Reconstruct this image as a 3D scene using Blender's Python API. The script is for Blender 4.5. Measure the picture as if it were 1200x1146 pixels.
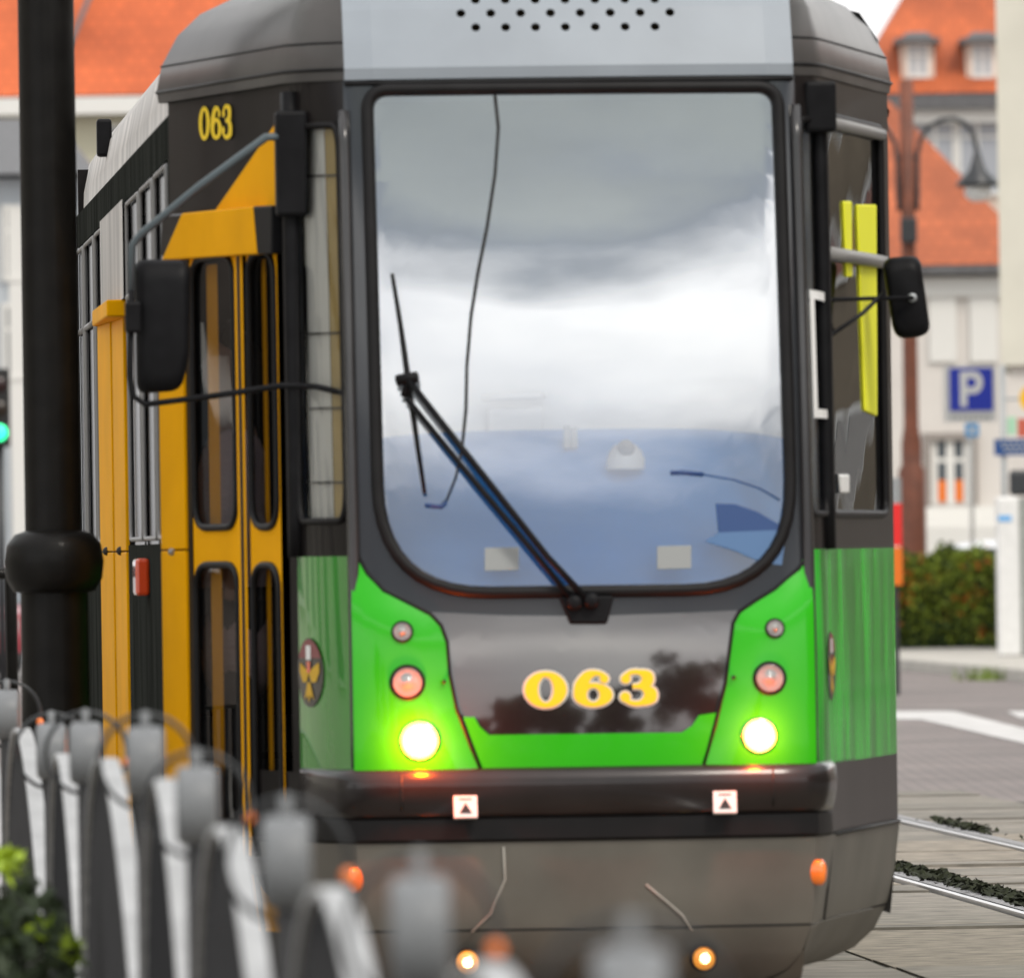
import bpy, bmesh, math, random
from mathutils import Vector, Matrix
R = math.radians
random.seed(7)
for o in list(bpy.data.objects): bpy.data.objects.remove(o)
scene = bpy.context.scene
C = scene.collection

# ------------------------------------------------------------------ camera
F, CH, HOR, ROLL = 13572.0, 1.56, 645.0, R(0.85)     # focal length in px of a 1200 px picture
cam_d = bpy.data.cameras.new('camera'); cam = bpy.data.objects.new('camera', cam_d); C.objects.link(cam)
cam_d.sensor_width = 36; cam_d.sensor_fit = 'HORIZONTAL'; cam_d.lens = 36*F/1200
cam.location = (0, 0, CH); cam.rotation_mode = 'XYZ'
cam.rotation_euler = (Matrix.Rotation(R(90), 3, 'X') @ Matrix.Rotation(-ROLL, 3, 'Z')).to_euler()
cam_d.shift_x = 0; cam_d.shift_y = (HOR-573)/1200
cam_d.clip_start = .5; cam_d.clip_end = 3000
cam_d.dof.use_dof = True; cam_d.dof.focus_distance = 48; cam_d.dof.aperture_fstop = 7.6
cam_d.dof.aperture_blades = 7
scene.camera = cam
# ------------------------------------------------------------------ sky and sun
SUN_EL, SUN_AZ = R(48), R(150)          # azimuth from +Y, clockwise
w = bpy.data.worlds.new('World'); scene.world = w; w.use_nodes = True
nt = w.node_tree; nt.nodes.clear()
N = nt.nodes.new; L = nt.links.new
out = N('ShaderNodeOutputWorld'); bg = N('ShaderNodeBackground'); sky = N('ShaderNodeTexSky')
sky.sky_type = 'NISHITA'; sky.sun_disc = False; sky.sun_elevation = SUN_EL; sky.sun_rotation = SUN_AZ
tc = N('ShaderNodeTexCoord'); mp = N('ShaderNodeMapping'); mp.inputs['Scale'].default_value = (1, 1, 9)
n1 = N('ShaderNodeTexNoise'); n1.inputs['Scale'].default_value = 2.3; n1.inputs['Detail'].default_value = 7; n1.inputs['Roughness'].default_value = .55
n2 = N('ShaderNodeTexNoise'); n2.inputs['Scale'].default_value = 3.1; n2.inputs['Detail'].default_value = 5
cr = N('ShaderNodeValToRGB'); cr.color_ramp.elements[0].position = .33; cr.color_ramp.elements[1].position = .62
cr.color_ramp.elements[0].color = (9.6, 9.6, 9.7, 1); cr.color_ramp.elements[1].color = (12.8, 12.6, 12.2, 1)
cf = N('ShaderNodeValToRGB'); cf.color_ramp.elements[0].position = .25; cf.color_ramp.elements[1].position = .45
cf.color_ramp.elements[0].color = (.8,)*3+(1,); cf.color_ramp.elements[1].color = (.97,)*3+(1,)
mx = N('ShaderNodeMix'); mx.data_type = 'RGBA'
L(tc.outputs['Generated'], mp.inputs['Vector']); L(mp.outputs[0], n1.inputs['Vector']); L(mp.outputs[0], n2.inputs['Vector'])
sx = N('ShaderNodeSeparateXYZ'); L(tc.outputs['Generated'], sx.inputs[0])
wv = N('ShaderNodeMath'); wv.operation = 'MULTIPLY_ADD'; wv.inputs[1].default_value = .07; wv.inputs[2].default_value = -.035; L(n2.outputs['Fac'], wv.inputs[0])
ad = N('ShaderNodeMath'); ad.operation = 'ADD'; L(sx.outputs['Z'], ad.inputs[0]); L(wv.outputs[0], ad.inputs[1])
band = N('ShaderNodeValToRGB'); els = band.color_ramp.elements            # cloud deck: bright low sky, a dark bank, grey above
els[0].position = 0; els[0].color = (.95, .95, .97, 1); els[1].position = 1; els[1].color = (1.0, 1.0, 1.02, 1)
for ps_, cl_ in ((.06, (.85, .85, .87)), (.11, (1.2, 1.2, 1.2)), (.15, (1.9, 1.88, 1.85)), (.18, (1.2, 1.2, 1.2)), (.205, (.42, .44, .48)), (.255, (.46, .48, .52)), (.277, (1.15, 1.15, 1.17)), (.3, (1.7, 1.7, 1.7)), (.332, (1.95, 1.95, 1.95)), (.347, (1.05, 1.08, 1.12)), (.358, (.42, .48, .56)), (.375, (.62, .68, .68)), (.46, (.66, .72, .7)), (.62, (1, 1, 1.03))):
    e_ = els.new(ps_); e_.color = (*cl_, 1)
L(ad.outputs[0], band.inputs['Fac'])
ml = N('ShaderNodeMix'); ml.data_type = 'RGBA'; ml.blend_type = 'MULTIPLY'; ml.inputs['Factor'].default_value = 1
L(n1.outputs['Fac'], cr.inputs['Fac']); L(n2.outputs['Fac'], cf.inputs['Fac'])
L(cr.outputs['Color'], ml.inputs['A']); L(band.outputs['Color'], ml.inputs['B'])
L(cf.outputs['Color'], mx.inputs['Factor']); L(sky.outputs['Color'], mx.inputs['A']); L(ml.outputs['Result'], mx.inputs['B'])
L(mx.outputs['Result'], bg.inputs['Color']); bg.inputs['Strength'].default_value = .1
L(bg.outputs[0], out.inputs[0])
sd = bpy.data.lights.new('sun', 'SUN'); sun = bpy.data.objects.new('sun', sd); C.objects.link(sun)
sd.energy = 1.5; sd.angle = R(14); sd.color = (1, .93, .83)
sdir = Vector((math.sin(SUN_AZ)*math.cos(SUN_EL), math.cos(SUN_AZ)*math.cos(SUN_EL), math.sin(SUN_EL)))
sun.rotation_euler = sdir.to_track_quat('Z', 'Y').to_euler(); sun.location = sdir*50
vs = scene.view_settings; vs.view_transform = 'Standard'; vs.look = 'None'; vs.exposure = 0.35; vs.gamma = 1
scene.render.engine = 'CYCLES'
scene.cycles.max_bounces = 10; scene.cycles.transparent_max_bounces = 16; scene.cycles.use_denoising = True

# ------------------------------------------------------------------ pixel helpers (1200 x 1146 photo pixels)
cR, sR = math.cos(ROLL), math.sin(ROLL)
def unroll(px, py):
    dx, dy = px-600, py-HOR
    return dx*cR - dy*sR, dx*sR + dy*cR
def at(px, py, D):
    x, y = unroll(px, py); return Vector((x/F*D, D, CH - y/F*D))
def gnd(px, py, z=0):
    x, y = unroll(px, py); D = (CH-z)*F/y; return Vector((x/F*D, D, z))
def proj(p):
    x = p.x/p.y*F; y = -(p.z-CH)/p.y*F
    return 600 + x*cR + y*sR, HOR - x*sR + y*cR

# ------------------------------------------------------------------ materials
def mat(name, col, rough=.5, metal=0, coat=0, spec=.5, noise=0, nscale=8, emit=None, estr=0, bump=0, stretch=None, coatr=.05):
    m = bpy.data.materials.new(name); m.use_nodes = True
    t = m.node_tree; b = t.nodes['Principled BSDF']
    b.inputs['Base Color'].default_value = (*col, 1); b.inputs['Roughness'].default_value = rough
    b.inputs['Metallic'].default_value = metal; b.inputs['Coat Weight'].default_value = coat; b.inputs['Coat Roughness'].default_value = coatr
    b.inputs['Specular IOR Level'].default_value = spec
    if emit: b.inputs['Emission Color'].default_value = (*emit, 1); b.inputs['Emission Strength'].default_value = estr
    if noise or bump:
        c = t.nodes.new('ShaderNodeTexCoord'); n = t.nodes.new('ShaderNodeTexNoise'); n.inputs['Scale'].default_value = nscale; n.inputs['Detail'].default_value = 6
        p = t.nodes.new('ShaderNodeMapping'); p.inputs['Scale'].default_value = stretch or (1, 1, 1)
        t.links.new(c.outputs['Object'], p.inputs[0]); t.links.new(p.outputs[0], n.inputs['Vector'])
        if noise:
            r = t.nodes.new('ShaderNodeValToRGB'); r.color_ramp.elements[0].position = .3; r.color_ramp.elements[1].position = .7
            r.color_ramp.elements[0].color = (*[v*(1-noise) for v in col], 1); r.color_ramp.elements[1].color = (*[min(1, v*(1+noise)) for v in col], 1)
            t.links.new(n.outputs['Fac'], r.inputs['Fac']); t.links.new(r.outputs[0], b.inputs['Base Color'])
        if bump:
            bp = t.nodes.new('ShaderNodeBump'); bp.inputs['Strength'].default_value = bump; bp.inputs['Distance'].default_value = .02
            t.links.new(n.outputs['Fac'], bp.inputs['Height']); t.links.new(bp.outputs[0], b.inputs['Normal'])
    return m
def glass(name, tint, refl, rough=0.0, wav=0, ior=1.5):
    m = bpy.data.materials.new(name); m.use_nodes = True
    t = m.node_tree; t.nodes.clear(); o = t.nodes.new('ShaderNodeOutputMaterial')
    tr = t.nodes.new('ShaderNodeBsdfTransparent'); tr.inputs[0].default_value = (*tint, 1)
    g = t.nodes.new('ShaderNodeBsdfGlossy'); g.inputs['Roughness'].default_value = rough; g.inputs[0].default_value = (.95, .97, 1, 1)
    f = t.nodes.new('ShaderNodeFresnel'); f.inputs[0].default_value = ior
    a = t.nodes.new('ShaderNodeMath'); a.operation = 'ADD'; a.inputs[1].default_value = refl; a.use_clamp = True
    mx = t.nodes.new('ShaderNodeMixShader')
    t.links.new(f.outputs[0], a.inputs[0]); t.links.new(a.outputs[0], mx.inputs[0]); t.links.new(tr.outputs[0], mx.inputs[1]); t.links.new(g.outputs[0], mx.inputs[2]); t.links.new(mx.outputs[0], o.inputs[0])
    if wav:
        c = t.nodes.new('ShaderNodeTexCoord'); n = t.nodes.new('ShaderNodeTexNoise'); n.inputs['Scale'].default_value = 1.6; n.inputs['Detail'].default_value = 1
        bp = t.nodes.new('ShaderNodeBump'); bp.inputs['Strength'].default_value = wav; bp.inputs['Distance'].default_value = .02
        t.links.new(c.outputs['Object'], n.inputs['Vector']); t.links.new(n.outputs['Fac'], bp.inputs['Height']); t.links.new(bp.outputs[0], g.inputs['Normal'])
    return m
M = {}
M['black_paint'] = mat('glossy black paint', (.0095, .008, .008), .35, coat=.16, spec=.08, noise=.45, nscale=3, stretch=(1, 1, .4))
M['face_paint'] = mat('dark grey enamel', (.014, .016, .02), .3, coat=1, spec=.1, noise=.15, nscale=2, coatr=.06)
M['panel_paint'] = mat('polished black panel', (.012, .008, .008), .3, coat=1, spec=.1, noise=.2, nscale=2, coatr=.045)
M['panel_paint'].node_tree.nodes['Principled BSDF'].inputs['Coat IOR'].default_value = 2.1
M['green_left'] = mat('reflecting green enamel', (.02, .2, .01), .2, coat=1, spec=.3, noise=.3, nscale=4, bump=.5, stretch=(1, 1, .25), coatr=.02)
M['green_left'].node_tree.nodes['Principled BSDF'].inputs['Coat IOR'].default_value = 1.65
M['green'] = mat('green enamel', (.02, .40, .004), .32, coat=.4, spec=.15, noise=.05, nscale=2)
M['green_side'] = mat('green side enamel', (.012, .34, .014), .25, coat=.12, spec=.12, noise=.6, nscale=6, bump=.3, stretch=(1, 1, .2))  # dark reflected streaks are painted into the green
M['side_gloss'] = mat('worn dark side enamel', (.03, .029, .03), .25, coat=.5, spec=.25, noise=.25, nscale=2.5, bump=.12)
M['side_dull'] = mat('dull dark side paint', (.03, .032, .029), .6, spec=0, noise=.6, nscale=5, stretch=(1, 3, .25))
M['skirt'] = mat('dusty grey skirt paint', (.112, .104, .088), .55, coat=.15, spec=.25, noise=.22, nscale=2.6, coatr=.3)
M['bumper'] = mat('black bumper plastic', (.014, .011, .011), .3, coat=.5, spec=.2, noise=.3, nscale=5, coatr=.12)
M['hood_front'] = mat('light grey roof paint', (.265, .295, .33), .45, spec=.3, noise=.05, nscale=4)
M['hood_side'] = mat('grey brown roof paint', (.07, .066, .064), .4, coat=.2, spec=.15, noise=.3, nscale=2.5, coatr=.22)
M['roof'] = mat('pale streaked roof paint', (.42, .4, .375), .5, noise=.4, nscale=3, stretch=(1, 1.2, .3))
M['yellow'] = mat('yellow door paint', (.8, .37, .001), .55, spec=.04, noise=.07, nscale=3)
M['number'] = mat('yellow number film', (.85, .6, .02), .5, spec=.2)
M['number_edge'] = mat('pale number edging', (.62, .6, .52), .5)
M['rubber'] = mat('black rubber', (.008, .0075, .008), .5, spec=.18, noise=.2, nscale=10)
M['plastic'] = mat('black plastic', (.008, .008, .009), .45, spec=.09, noise=.25, nscale=14)
M['rod'] = mat('grey painted rod', (.07, .09, .1), .4, spec=.3)
M['white'] = mat('white plastic', (.75, .75, .74), .45)
M['black'] = mat('flat black', (.008, .008, .008), .6)
M['windscreen'] = glass('windscreen glass', (.95, .97, .98), .27)
M['side_glass'] = glass('tinted side glass', (.62, .62, .6), .02, wav=.03, ior=1.22)
M['dash'] = mat('blue dashboard plastic', (.05, .3, .78), .5, noise=.06, nscale=3)
M['dark_glass'] = mat('dark side glass', (.006, .006, .007), .2, spec=.03)
M['corner_glass'] = glass('corner glass', (.8, .8, .78), .02, wav=.25)
M['cab'] = mat('pale cab lining', (.78, .78, .77), .6, noise=.04, nscale=3)
M['blind'] = mat('grey green blind', (.13, .16, .15), .7, noise=.06, nscale=3)
M['blind_bar'] = mat('blue grey blind bar', (.05, .07, .1), .5)
M['chrome'] = mat('lamp reflector metal', (.7, .66, .62), .18, metal=1)
M['lens'] = mat('clear lamp lens', (.3, .29, .28), .1, coat=1)
M['head_on'] = mat('lit headlight', (1, 1, 1), .3, emit=(1, .86, .6), estr=26)
M['head_rim'] = mat('glowing lamp rim', (1, .9, .7), .3, emit=(1, .62, .2), estr=3.2)
M['fog_on'] = mat('lit amber bulb', (1, .6, .2), .3, emit=(1, .72, .3), estr=9)
M['fog_glass'] = mat('amber lamp glass', (.75, .3, .03), .12, coat=1, emit=(1, .35, .03), estr=.55)
M['orange'] = mat('orange reflector plastic', (.9, .2, .012), .2, coat=1)
M['redorange'] = mat('red orange lamp plastic', (.75, .07, .01), .2, coat=1)
M['hivis'] = mat('yellow fabric', (.8, .8, .02), .7)
M['cast'] = mat('black cast iron', (.006, .0055, .005), .45, coat=.05, spec=.12, noise=.3, nscale=12, bump=.15)
M['fence'] = mat('grey painted steel', (.17, .178, .185), .45, spec=.3, noise=.12, nscale=9)
M['fence_lit'] = mat('sky lit strap', (.33, .335, .34), .5, spec=.3, noise=.15, nscale=9)  # lighter copy of the fence steel, sky highlight put into the colour
M['fence_bar'] = mat('dark grey steel bar', (.04, .04, .042), .5, spec=.25, noise=.15, nscale=9)
M['rust'] = mat('rust brown paint', (.14, .04, .018), .55, noise=.25, nscale=5)
M['lampgrey'] = mat('dark grey lamp metal', (.025, .028, .032), .4)
M['steel'] = mat('worn rail steel', (.55, .55, .56), .28, metal=.9)
M['darksteel'] = mat('dull rail steel', (.16, .15, .15), .45, metal=.5)
M['signblue'] = mat('blue sign film', (.008, .03, .42), .35)
M['signblue2'] = mat('dark blue sign film', (.01, .06, .22), .4)
M['signcyan'] = mat('light blue sign film', (.1, .38, .75), .4)
M['galv'] = mat('galvanised steel', (.35, .37, .38), .45, metal=.4)
M['frame'] = mat('light window frame', (.26, .255, .25), .5, spec=.2)
M['skin'] = mat('skin', (.52, .3, .22), .55); M['hair'] = mat('dark brown hair', (.018, .012, .01), .5)
M['jacket'] = mat('pale pink quilted jacket', (.62, .47, .5), .7, bump=.6, nscale=9, stretch=(1, 1, 4)); M['trousers'] = mat('dark trousers', (.03, .03, .04), .8)

# ------------------------------------------------------------------ object helpers
def tag(o, label=None, cat=None, group=None, kind=None):
    if label: o['label'] = label
    if cat: o['category'] = cat
    if group: o['group'] = group
    if kind: o['kind'] = kind
    return o
def empty(name, loc, label=None, cat=None, group=None, rz=0):
    o = bpy.data.objects.new(name, None); C.objects.link(o); o.location = loc; o.rotation_euler = (0, 0, rz); o.empty_display_size = .2
    return tag(o, label, cat, group)
class MB:
    def __init__(s): s.v = []; s.f = []; s.m = []; s.cm = 0
    def face(s, pts, mi=None):
        n = len(s.v); s.v += [Vector(p) for p in pts]; s.f.append(list(range(n, n+len(pts)))); s.m.append(s.cm if mi is None else mi); return s
    def grid(s, rows, closed=False, mi=None):
        n = len(s.v); w_ = len(rows[0])
        for r in rows: s.v += [Vector(p) for p in r]
        for i in range(len(rows)-1):
            for j in range(w_ if closed else w_-1):
                k = (j+1) % w_
                s.f.append([n+i*w_+j, n+i*w_+k, n+(i+1)*w_+k, n+(i+1)*w_+j]); s.m.append(s.cm if mi is None else mi)
        return s
    def box(s, x0, x1, y0, y1, z0, z1, mt=None):
        P = [Vector((x, y, z)) for z in (z0, z1) for (x, y) in ((x0, y0), (x1, y0), (x1, y1), (x0, y1))]
        if mt: P = [mt @ p for p in P]
        n = len(s.v); s.v += P
        for q in ((3, 2, 1, 0), (4, 5, 6, 7), (0, 1, 5, 4), (1, 2, 6, 5), (2, 3, 7, 6), (3, 0, 4, 7)):
            s.f.append([n+i for i in q]); s.m.append(s.cm)
        return s
    def tube(s, pts, r, seg=8, closed=False, caps=True):
        pts = [Vector(p) for p in pts]; n = len(pts); rows = []
        up = None
        for i, p in enumerate(pts):
            a = pts[(i-1) % n] if (closed or i > 0) else p; b = pts[(i+1) % n] if (closed or i < n-1) else p
            d = (b-a).normalized()
            if up is None:
                up = Vector((0, 0, 1)) if abs(d.z) < .9 else Vector((1, 0, 0))
            x = d.cross(up)
            if x.length < 1e-4: x = d.cross(Vector((0, 1, .1)))
            x.normalize(); u = x.cross(d).normalized(); up = u
            rr = r[i] if isinstance(r, list) else r
            rx, ru = rr if isinstance(rr, (list, tuple)) else (rr, rr)
            rows.append([p + x*(rx*math.cos(2*math.pi*k/seg)) + u*(ru*math.sin(2*math.pi*k/seg)) for k in range(seg)])
        if closed: rows.append(rows[0])
        s.grid(rows, True)
        if caps and not closed: s.face(rows[0][::-1]); s.face(rows[-1])
        return s
    def lathe(s, prof, seg=20, mt=None, axis='Z'):
        rows = []
        for (r, h) in prof:
            row = []
            for k in range(seg):
                a = 2*math.pi*k/seg
                p = Vector((r*math.cos(a), r*math.sin(a), h)) if axis == 'Z' else Vector((r*math.cos(a), -h, r*math.sin(a)))
                row.append(mt @ p if mt else p)
            rows.append(row)
        s.grid(rows, True)
        return s
    def build(s, name, m, parent=None, smooth=False, bevel=0, auto=None):
        me = bpy.data.meshes.new(name); me.from_pydata([tuple(p) for p in s.v], [], s.f)
        for mm in (m if isinstance(m, list) else [m]): me.materials.append(mm)
        me.polygons.foreach_set('material_index', s.m)
        bm = bmesh.new(); bm.from_mesh(me); bmesh.ops.remove_doubles(bm, verts=bm.verts, dist=1e-5)
        bmesh.ops.recalc_face_normals(bm, faces=bm.faces)
        if auto is not None:
            for e in bm.edges:
                if len(e.link_faces) == 2 and e.calc_face_angle(0) > auto: e.smooth = False
            smooth = True
        for f in bm.faces: f.smooth = smooth
        bm.to_mesh(me); bm.free()
        o = bpy.data.objects.new(name, me); C.objects.link(o)
        if parent: o.parent = parent
        if bevel:
            b = o.modifiers.new('bevel', 'BEVEL'); b.width = bevel; b.segments = 2; b.limit_method = 'ANGLE'
        return o
def dup(o, parent=None):
    c = o.copy(); C.objects.link(c)
    if parent: c.parent = parent
    for ch in list(o.children): dup(ch, c)
    return c

# ================================================================== GROUND
def sheet(name, pts, z, m):
    mb = MB(); mb.face([(p[0], p[1], z) for p in pts]); o = mb.build(name, m); tag(o, kind='structure'); return o
def brickmat(name, c1, c2, cm, scale, bw, bh, bump=.3, ns=.4):
    m = mat(name, c1, .75); t = m.node_tree; b = t.nodes['Principled BSDF']
    c = t.nodes.new('ShaderNodeTexCoord'); br = t.nodes.new('ShaderNodeTexBrick')
    br.inputs['Color1'].default_value = (*c1, 1); br.inputs['Color2'].default_value = (*c2, 1); br.inputs['Mortar'].default_value = (*cm, 1)
    br.inputs['Scale'].default_value = scale; br.inputs['Brick Width'].default_value = bw; br.inputs['Row Height'].default_value = bh; br.inputs['Mortar Size'].default_value = .02
    n = t.nodes.new('ShaderNodeTexNoise'); n.inputs['Scale'].default_value = ns; n.inputs['Detail'].default_value = 6
    mx = t.nodes.new('ShaderNodeMix'); mx.data_type = 'RGBA'; mx.blend_type = 'MULTIPLY'; mx.inputs['Factor'].default_value = .55
    r = t.nodes.new('ShaderNodeValToRGB'); r.color_ramp.elements[0].position = .3; r.color_ramp.elements[1].position = .7; r.color_ramp.elements[0].color = (.45, .45, .45, 1); r.color_ramp.elements[1].color = (1.25, 1.25, 1.25, 1)
    t.links.new(c.outputs['Object'], br.inputs['Vector']); t.links.new(c.outputs['Object'], n.inputs['Vector']); t.links.new(n.outputs['Fac'], r.inputs['Fac'])
    t.links.new(br.outputs['Color'], mx.inputs['A']); t.links.new(r.outputs[0], mx.inputs['B']); t.links.new(mx.outputs['Result'], b.inputs['Base Color'])
    bp = t.nodes.new('ShaderNodeBump'); bp.inputs['Strength'].default_value = bump; bp.inputs['Distance'].default_value = .01
    t.links.new(br.outputs['Fac'], bp.inputs['Height']); bp.invert = True; t.links.new(bp.outputs[0], b.inputs['Normal'])
    return m
g_m = mat('pale trodden asphalt', (.19, .18, .175), .85, noise=.2, nscale=.6)
sheet('ground', [(-900, -300), (900, -300), (900, 1500), (-900, 1500)], -.012, g_m)
road_m = brickmat('grey pink road bricks', (.23, .188, .172), (.175, .15, .145), (.09, .08, .075), 2.0, .42, .2)
sheet('road', [(-60, 50), (60, 50), (60, 146), (-60, 146)], 0, road_m)
# track bed of precast slabs, parallel to the tram
TD = Vector((-.0640, 1, 0)).normalized(); TN = Vector((TD.y, -TD.x, 0))
slab_m = mat('weathered concrete slab', (.2, .18, .15), .85, noise=.45, nscale=9.0, bump=.6, stretch=(.6, 1.2, 1))
T0 = Vector((.222, 36, 0))
def tk(a, s, z=0): return T0 + TN*a + TD*s + Vector((0, 0, z))
rng = random.Random(3)
mb = MB(); s = -30.0
while s < 36:
    ln = rng.choice((.35, .6, .9, 1.3, 1.6, 2.1))
    for (a0, a1) in ((-2.1, -.55), (-.45, .45), (.55, 1.55), (1.57, 2.62), (2.74, 3.72), (3.84, 4.9)):
        mb.cm = rng.randrange(3); z = .006 + rng.uniform(0, .012); j = rng.uniform(-.02, .02)
        p = [tk(a0, s+.03+j, z), tk(a1, s+.03+j*1.3, z+rng.uniform(-.004, .004)), tk(a1, s+ln-.02, z), tk(a0, s+ln-.02, z)]
        q = [Vector((v.x, v.y, -.02)) for v in p]
        mb.face(p); [mb.face([q[k], q[(k+1) % 4], p[(k+1) % 4], p[k]]) for k in range(4)]
    s += ln
slab_b = mat('weathered darker slab', (.165, .15, .125), .85, noise=.5, nscale=7.0, bump=.6, stretch=(.4, 1.4, 1))
slab_c = mat('weathered brown slab', (.215, .185, .145), .85, noise=.5, nscale=11.0, bump=.6, stretch=(.7, 1, 1))
bedm = mat('dark joint grit', (.055, .05, .042), .9, noise=.3, nscale=6)
bed = MB(); bed.face([tk(-2.6, -33, .003), tk(5.3, -33, .003), tk(5.3, 33.5, .003), tk(-2.6, 33.5, .003)]); tag(bed.build('track_bed', bedm), kind='structure')
tag(mb.build('track_paving', [slab_m, slab_b, slab_c]), kind='structure')
for a in (-.5, .5, 2.68, 3.78):
    mb = MB(); e = .035
    mb.face([tk(a-e, -33, .022), tk(a+e, -33, .022), tk(a+e, 95, .022), tk(a-e, 95, .022)])
    mb.face([tk(a-e, -33, -.05), tk(a-e, -33, .022), tk(a-e, 95, .022), tk(a-e, 95, -.05)])
    mb.face([tk(a+e, -33, -.05), tk(a+e, 95, -.05), tk(a+e, 95, .022), tk(a+e, -33, .022)])
    mb.cm = 1
    mb.face([tk(a+.002, -33, .026), tk(a+e+.05, -33, .026), tk(a+e+.05, 95, .026), tk(a+.002, 95, .026)])
    tag(mb.build('tram_rail', [M['steel'], M['darksteel']]), kind='structure')
# moss along the second rail's groove
mossm = mat('dark green moss', (.016, .02, .007), .95, noise=.5, nscale=30)
mb = MB()
for k in range(2400):
    s_ = 12.5 + 8*rng.choice((rng.uniform(0, .3), rng.uniform(.22, .6), rng.uniform(.5, .8), rng.uniform(.88, 1))) if k < 2200 else rng.gauss(26.3, .7)
    a_ = (2.68 if k < 2200 else 3.78) + .11 + rng.gauss(0, .028)
    c = tk(a_, s_, .02+rng.uniform(0, .035)); r_ = rng.uniform(.008, .022)
    x = Vector((rng.uniform(-1, 1), rng.uniform(-1, 1), rng.uniform(-.3, .6))).normalized()*r_; y = x.cross(Vector((rng.uniform(-1, 1), rng.uniform(-1, 1), 1))).normalized()*r_
    mb.face([c-x-y, c+x-y*.7, c+x*.6+y, c-x+y*.8])
o = mb.build('moss', mossm); tag(o, 'dark green moss growing along the inner rail groove', 'moss', kind='stuff')
# white road markings
pm = mat('worn white road paint', (.5, .49, .48), .75, noise=.28, nscale=2.5)
def strip(pxs, z=.006):
    mb = MB(); mb.face([gnd(px, py, z) for px, py in pxs]); return tag(mb.build('road_marking', pm), kind='structure')
strip([(1030, 833), (1118, 833), (1260, 868), (1260, 884), (1180, 866), (1080, 843), (1030, 842)])
strip([(1180, 833), (1290, 833), (1290, 842), (1195, 841)])
# kerb and pavement on the right, left pavement
kerbm = mat('pale kerb stone', (.42, .4, .36), .8, noise=.15, nscale=2)
kA, kB = gnd(960, 776), gnd(1330, 812); kd = (kB-kA).normalized(); kn = Vector((-kd.y, kd.x, 0))
if kn.y < 0: kn = -kn
K0, K1 = kA - kd*30, kB + kd*4
mb = MB()
def kstrip(o0, o1, z0, z1): mb.face([K0+kn*o0+Vector((0, 0, z0)), K1+kn*o0+Vector((0, 0, z0)), K1+kn*o1+Vector((0, 0, z1)), K0+kn*o1+Vector((0, 0, z1))])
kstrip(0, 0, -.02, .13); kstrip(0, .02, .13, .15); kstrip(.02, 2.2, .15, .155)
tag(mb.build('kerb', kerbm), kind='structure')
pavm = brickmat('pale pavement slabs', (.33, .31, .28), (.28, .265, .24), (.16, .15, .13), 1.5, .5, .5)
mb = MB(); mb.face([K0+kn*2.2+Vector((0, 0, .15)), K1+kn*2.2+Vector((0, 0, .15)), K1+kn*70+Vector((0, 0, .15)), K0+kn*70+Vector((0, 0, .15))]); tag(mb.build('pavement', pavm), kind='structure')
sheet('pavement', [(-40, -10), (-1.75, -10), (-1.75, 34), (-5.6, 95), (-40, 95)], .02, pavm)

# ================================================================== TRAM
tram = empty('tram', (.222, 36, 0), 'green, black and grey tram numbered 063 with lit headlights on the near track', 'tram', rz=R(3.7))
TM = Matrix.Translation((.222, 36, 0)) @ Matrix.Rotation(R(3.7), 4, 'Z')
TMi = TM.inverted()
def RK(z):
    if z < .9: return 0.0
    if z < 1.4: return .11*(z-.9)**2
    return .0275 + .11*(z-1.4) + .0273*(z-1.4)**2
def S_front(x, z):
    a = abs(x)/.71
    return Vector((x, -.0 + .045*a*a + .02*max(0, (abs(x)-.6)/.11)**2 + RK(z), z))
def Apt(z): return S_front(.71, z)
def tap(z): return .22*max(0, .62-z)
def Bpt(z): return Vector((.87-tap(z)*.6, .42+.35*RK(z)+tap(z)*.4, z))
def Cpt(z): return Vector((1.2-tap(z)*.5, 2.0, z))
def mk(side, f):
    def S(u, z):
        p = f(u, z); return Vector((p.x*side, p.y, p.z))
    S.side = side; return S
def fQ(u, z):
    p = Apt(z).lerp(Bpt(z), u); b = math.sin(max(0, min(1, u))*math.pi)*.018
    return p + Vector((.92*b, -.38*b, 0))
def fD(u, z): return Bpt(z).lerp(Cpt(z), u)
def Br(z): return Vector((.795-tap(z)*.6, .36+.4*RK(z)+tap(z)*.4, z))
def Cr(z): return Vector((1.165-tap(z)*.5, 2.0, z))
def fQr(u, z):
    p = Apt(z).lerp(Br(z), u); b = math.sin(max(0, min(1, u))*math.pi)*.012
    return p + Vector((.92*b, -.38*b, 0))
def fDr(u, z): return Br(z).lerp(Cr(z), u)
def fMr(u, z): return Vector((1.165-tap(z)*.5, 2.0+u, z))
def fM(u, z): return Vector((1.2-tap(z)*.5, 2.0+u, z))
S_front.side = 0
QL, QR, DL, DR, ML, MR = mk(-1, fQ), mk(1, fQr), mk(-1, fD), mk(1, fDr), mk(-1, fM), mk(1, fMr)
RNG = {S_front: (-.75, .75), QL: (-.3, 1.4), QR: (-.3, 1.4), DL: (-.3, 1.4), DR: (-.3, 1.5), ML: (-1, 14), MR: (-1, 14)}
def nrm(S, u, z):
    e = .004; a = S(u+e, z)-S(u-e, z); b = S(u, z+e)-S(u, z-e); n = a.cross(b).normalized()
    want = Vector((S.side*.8, -.5, 0)) if S.side else Vector((0, -1, 0))
    return n if n.dot(want) > 0 else -n
def P(S, u, z, off=0):
    p = S(u, z)
    return p + nrm(S, u, z)*off if off else p
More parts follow.
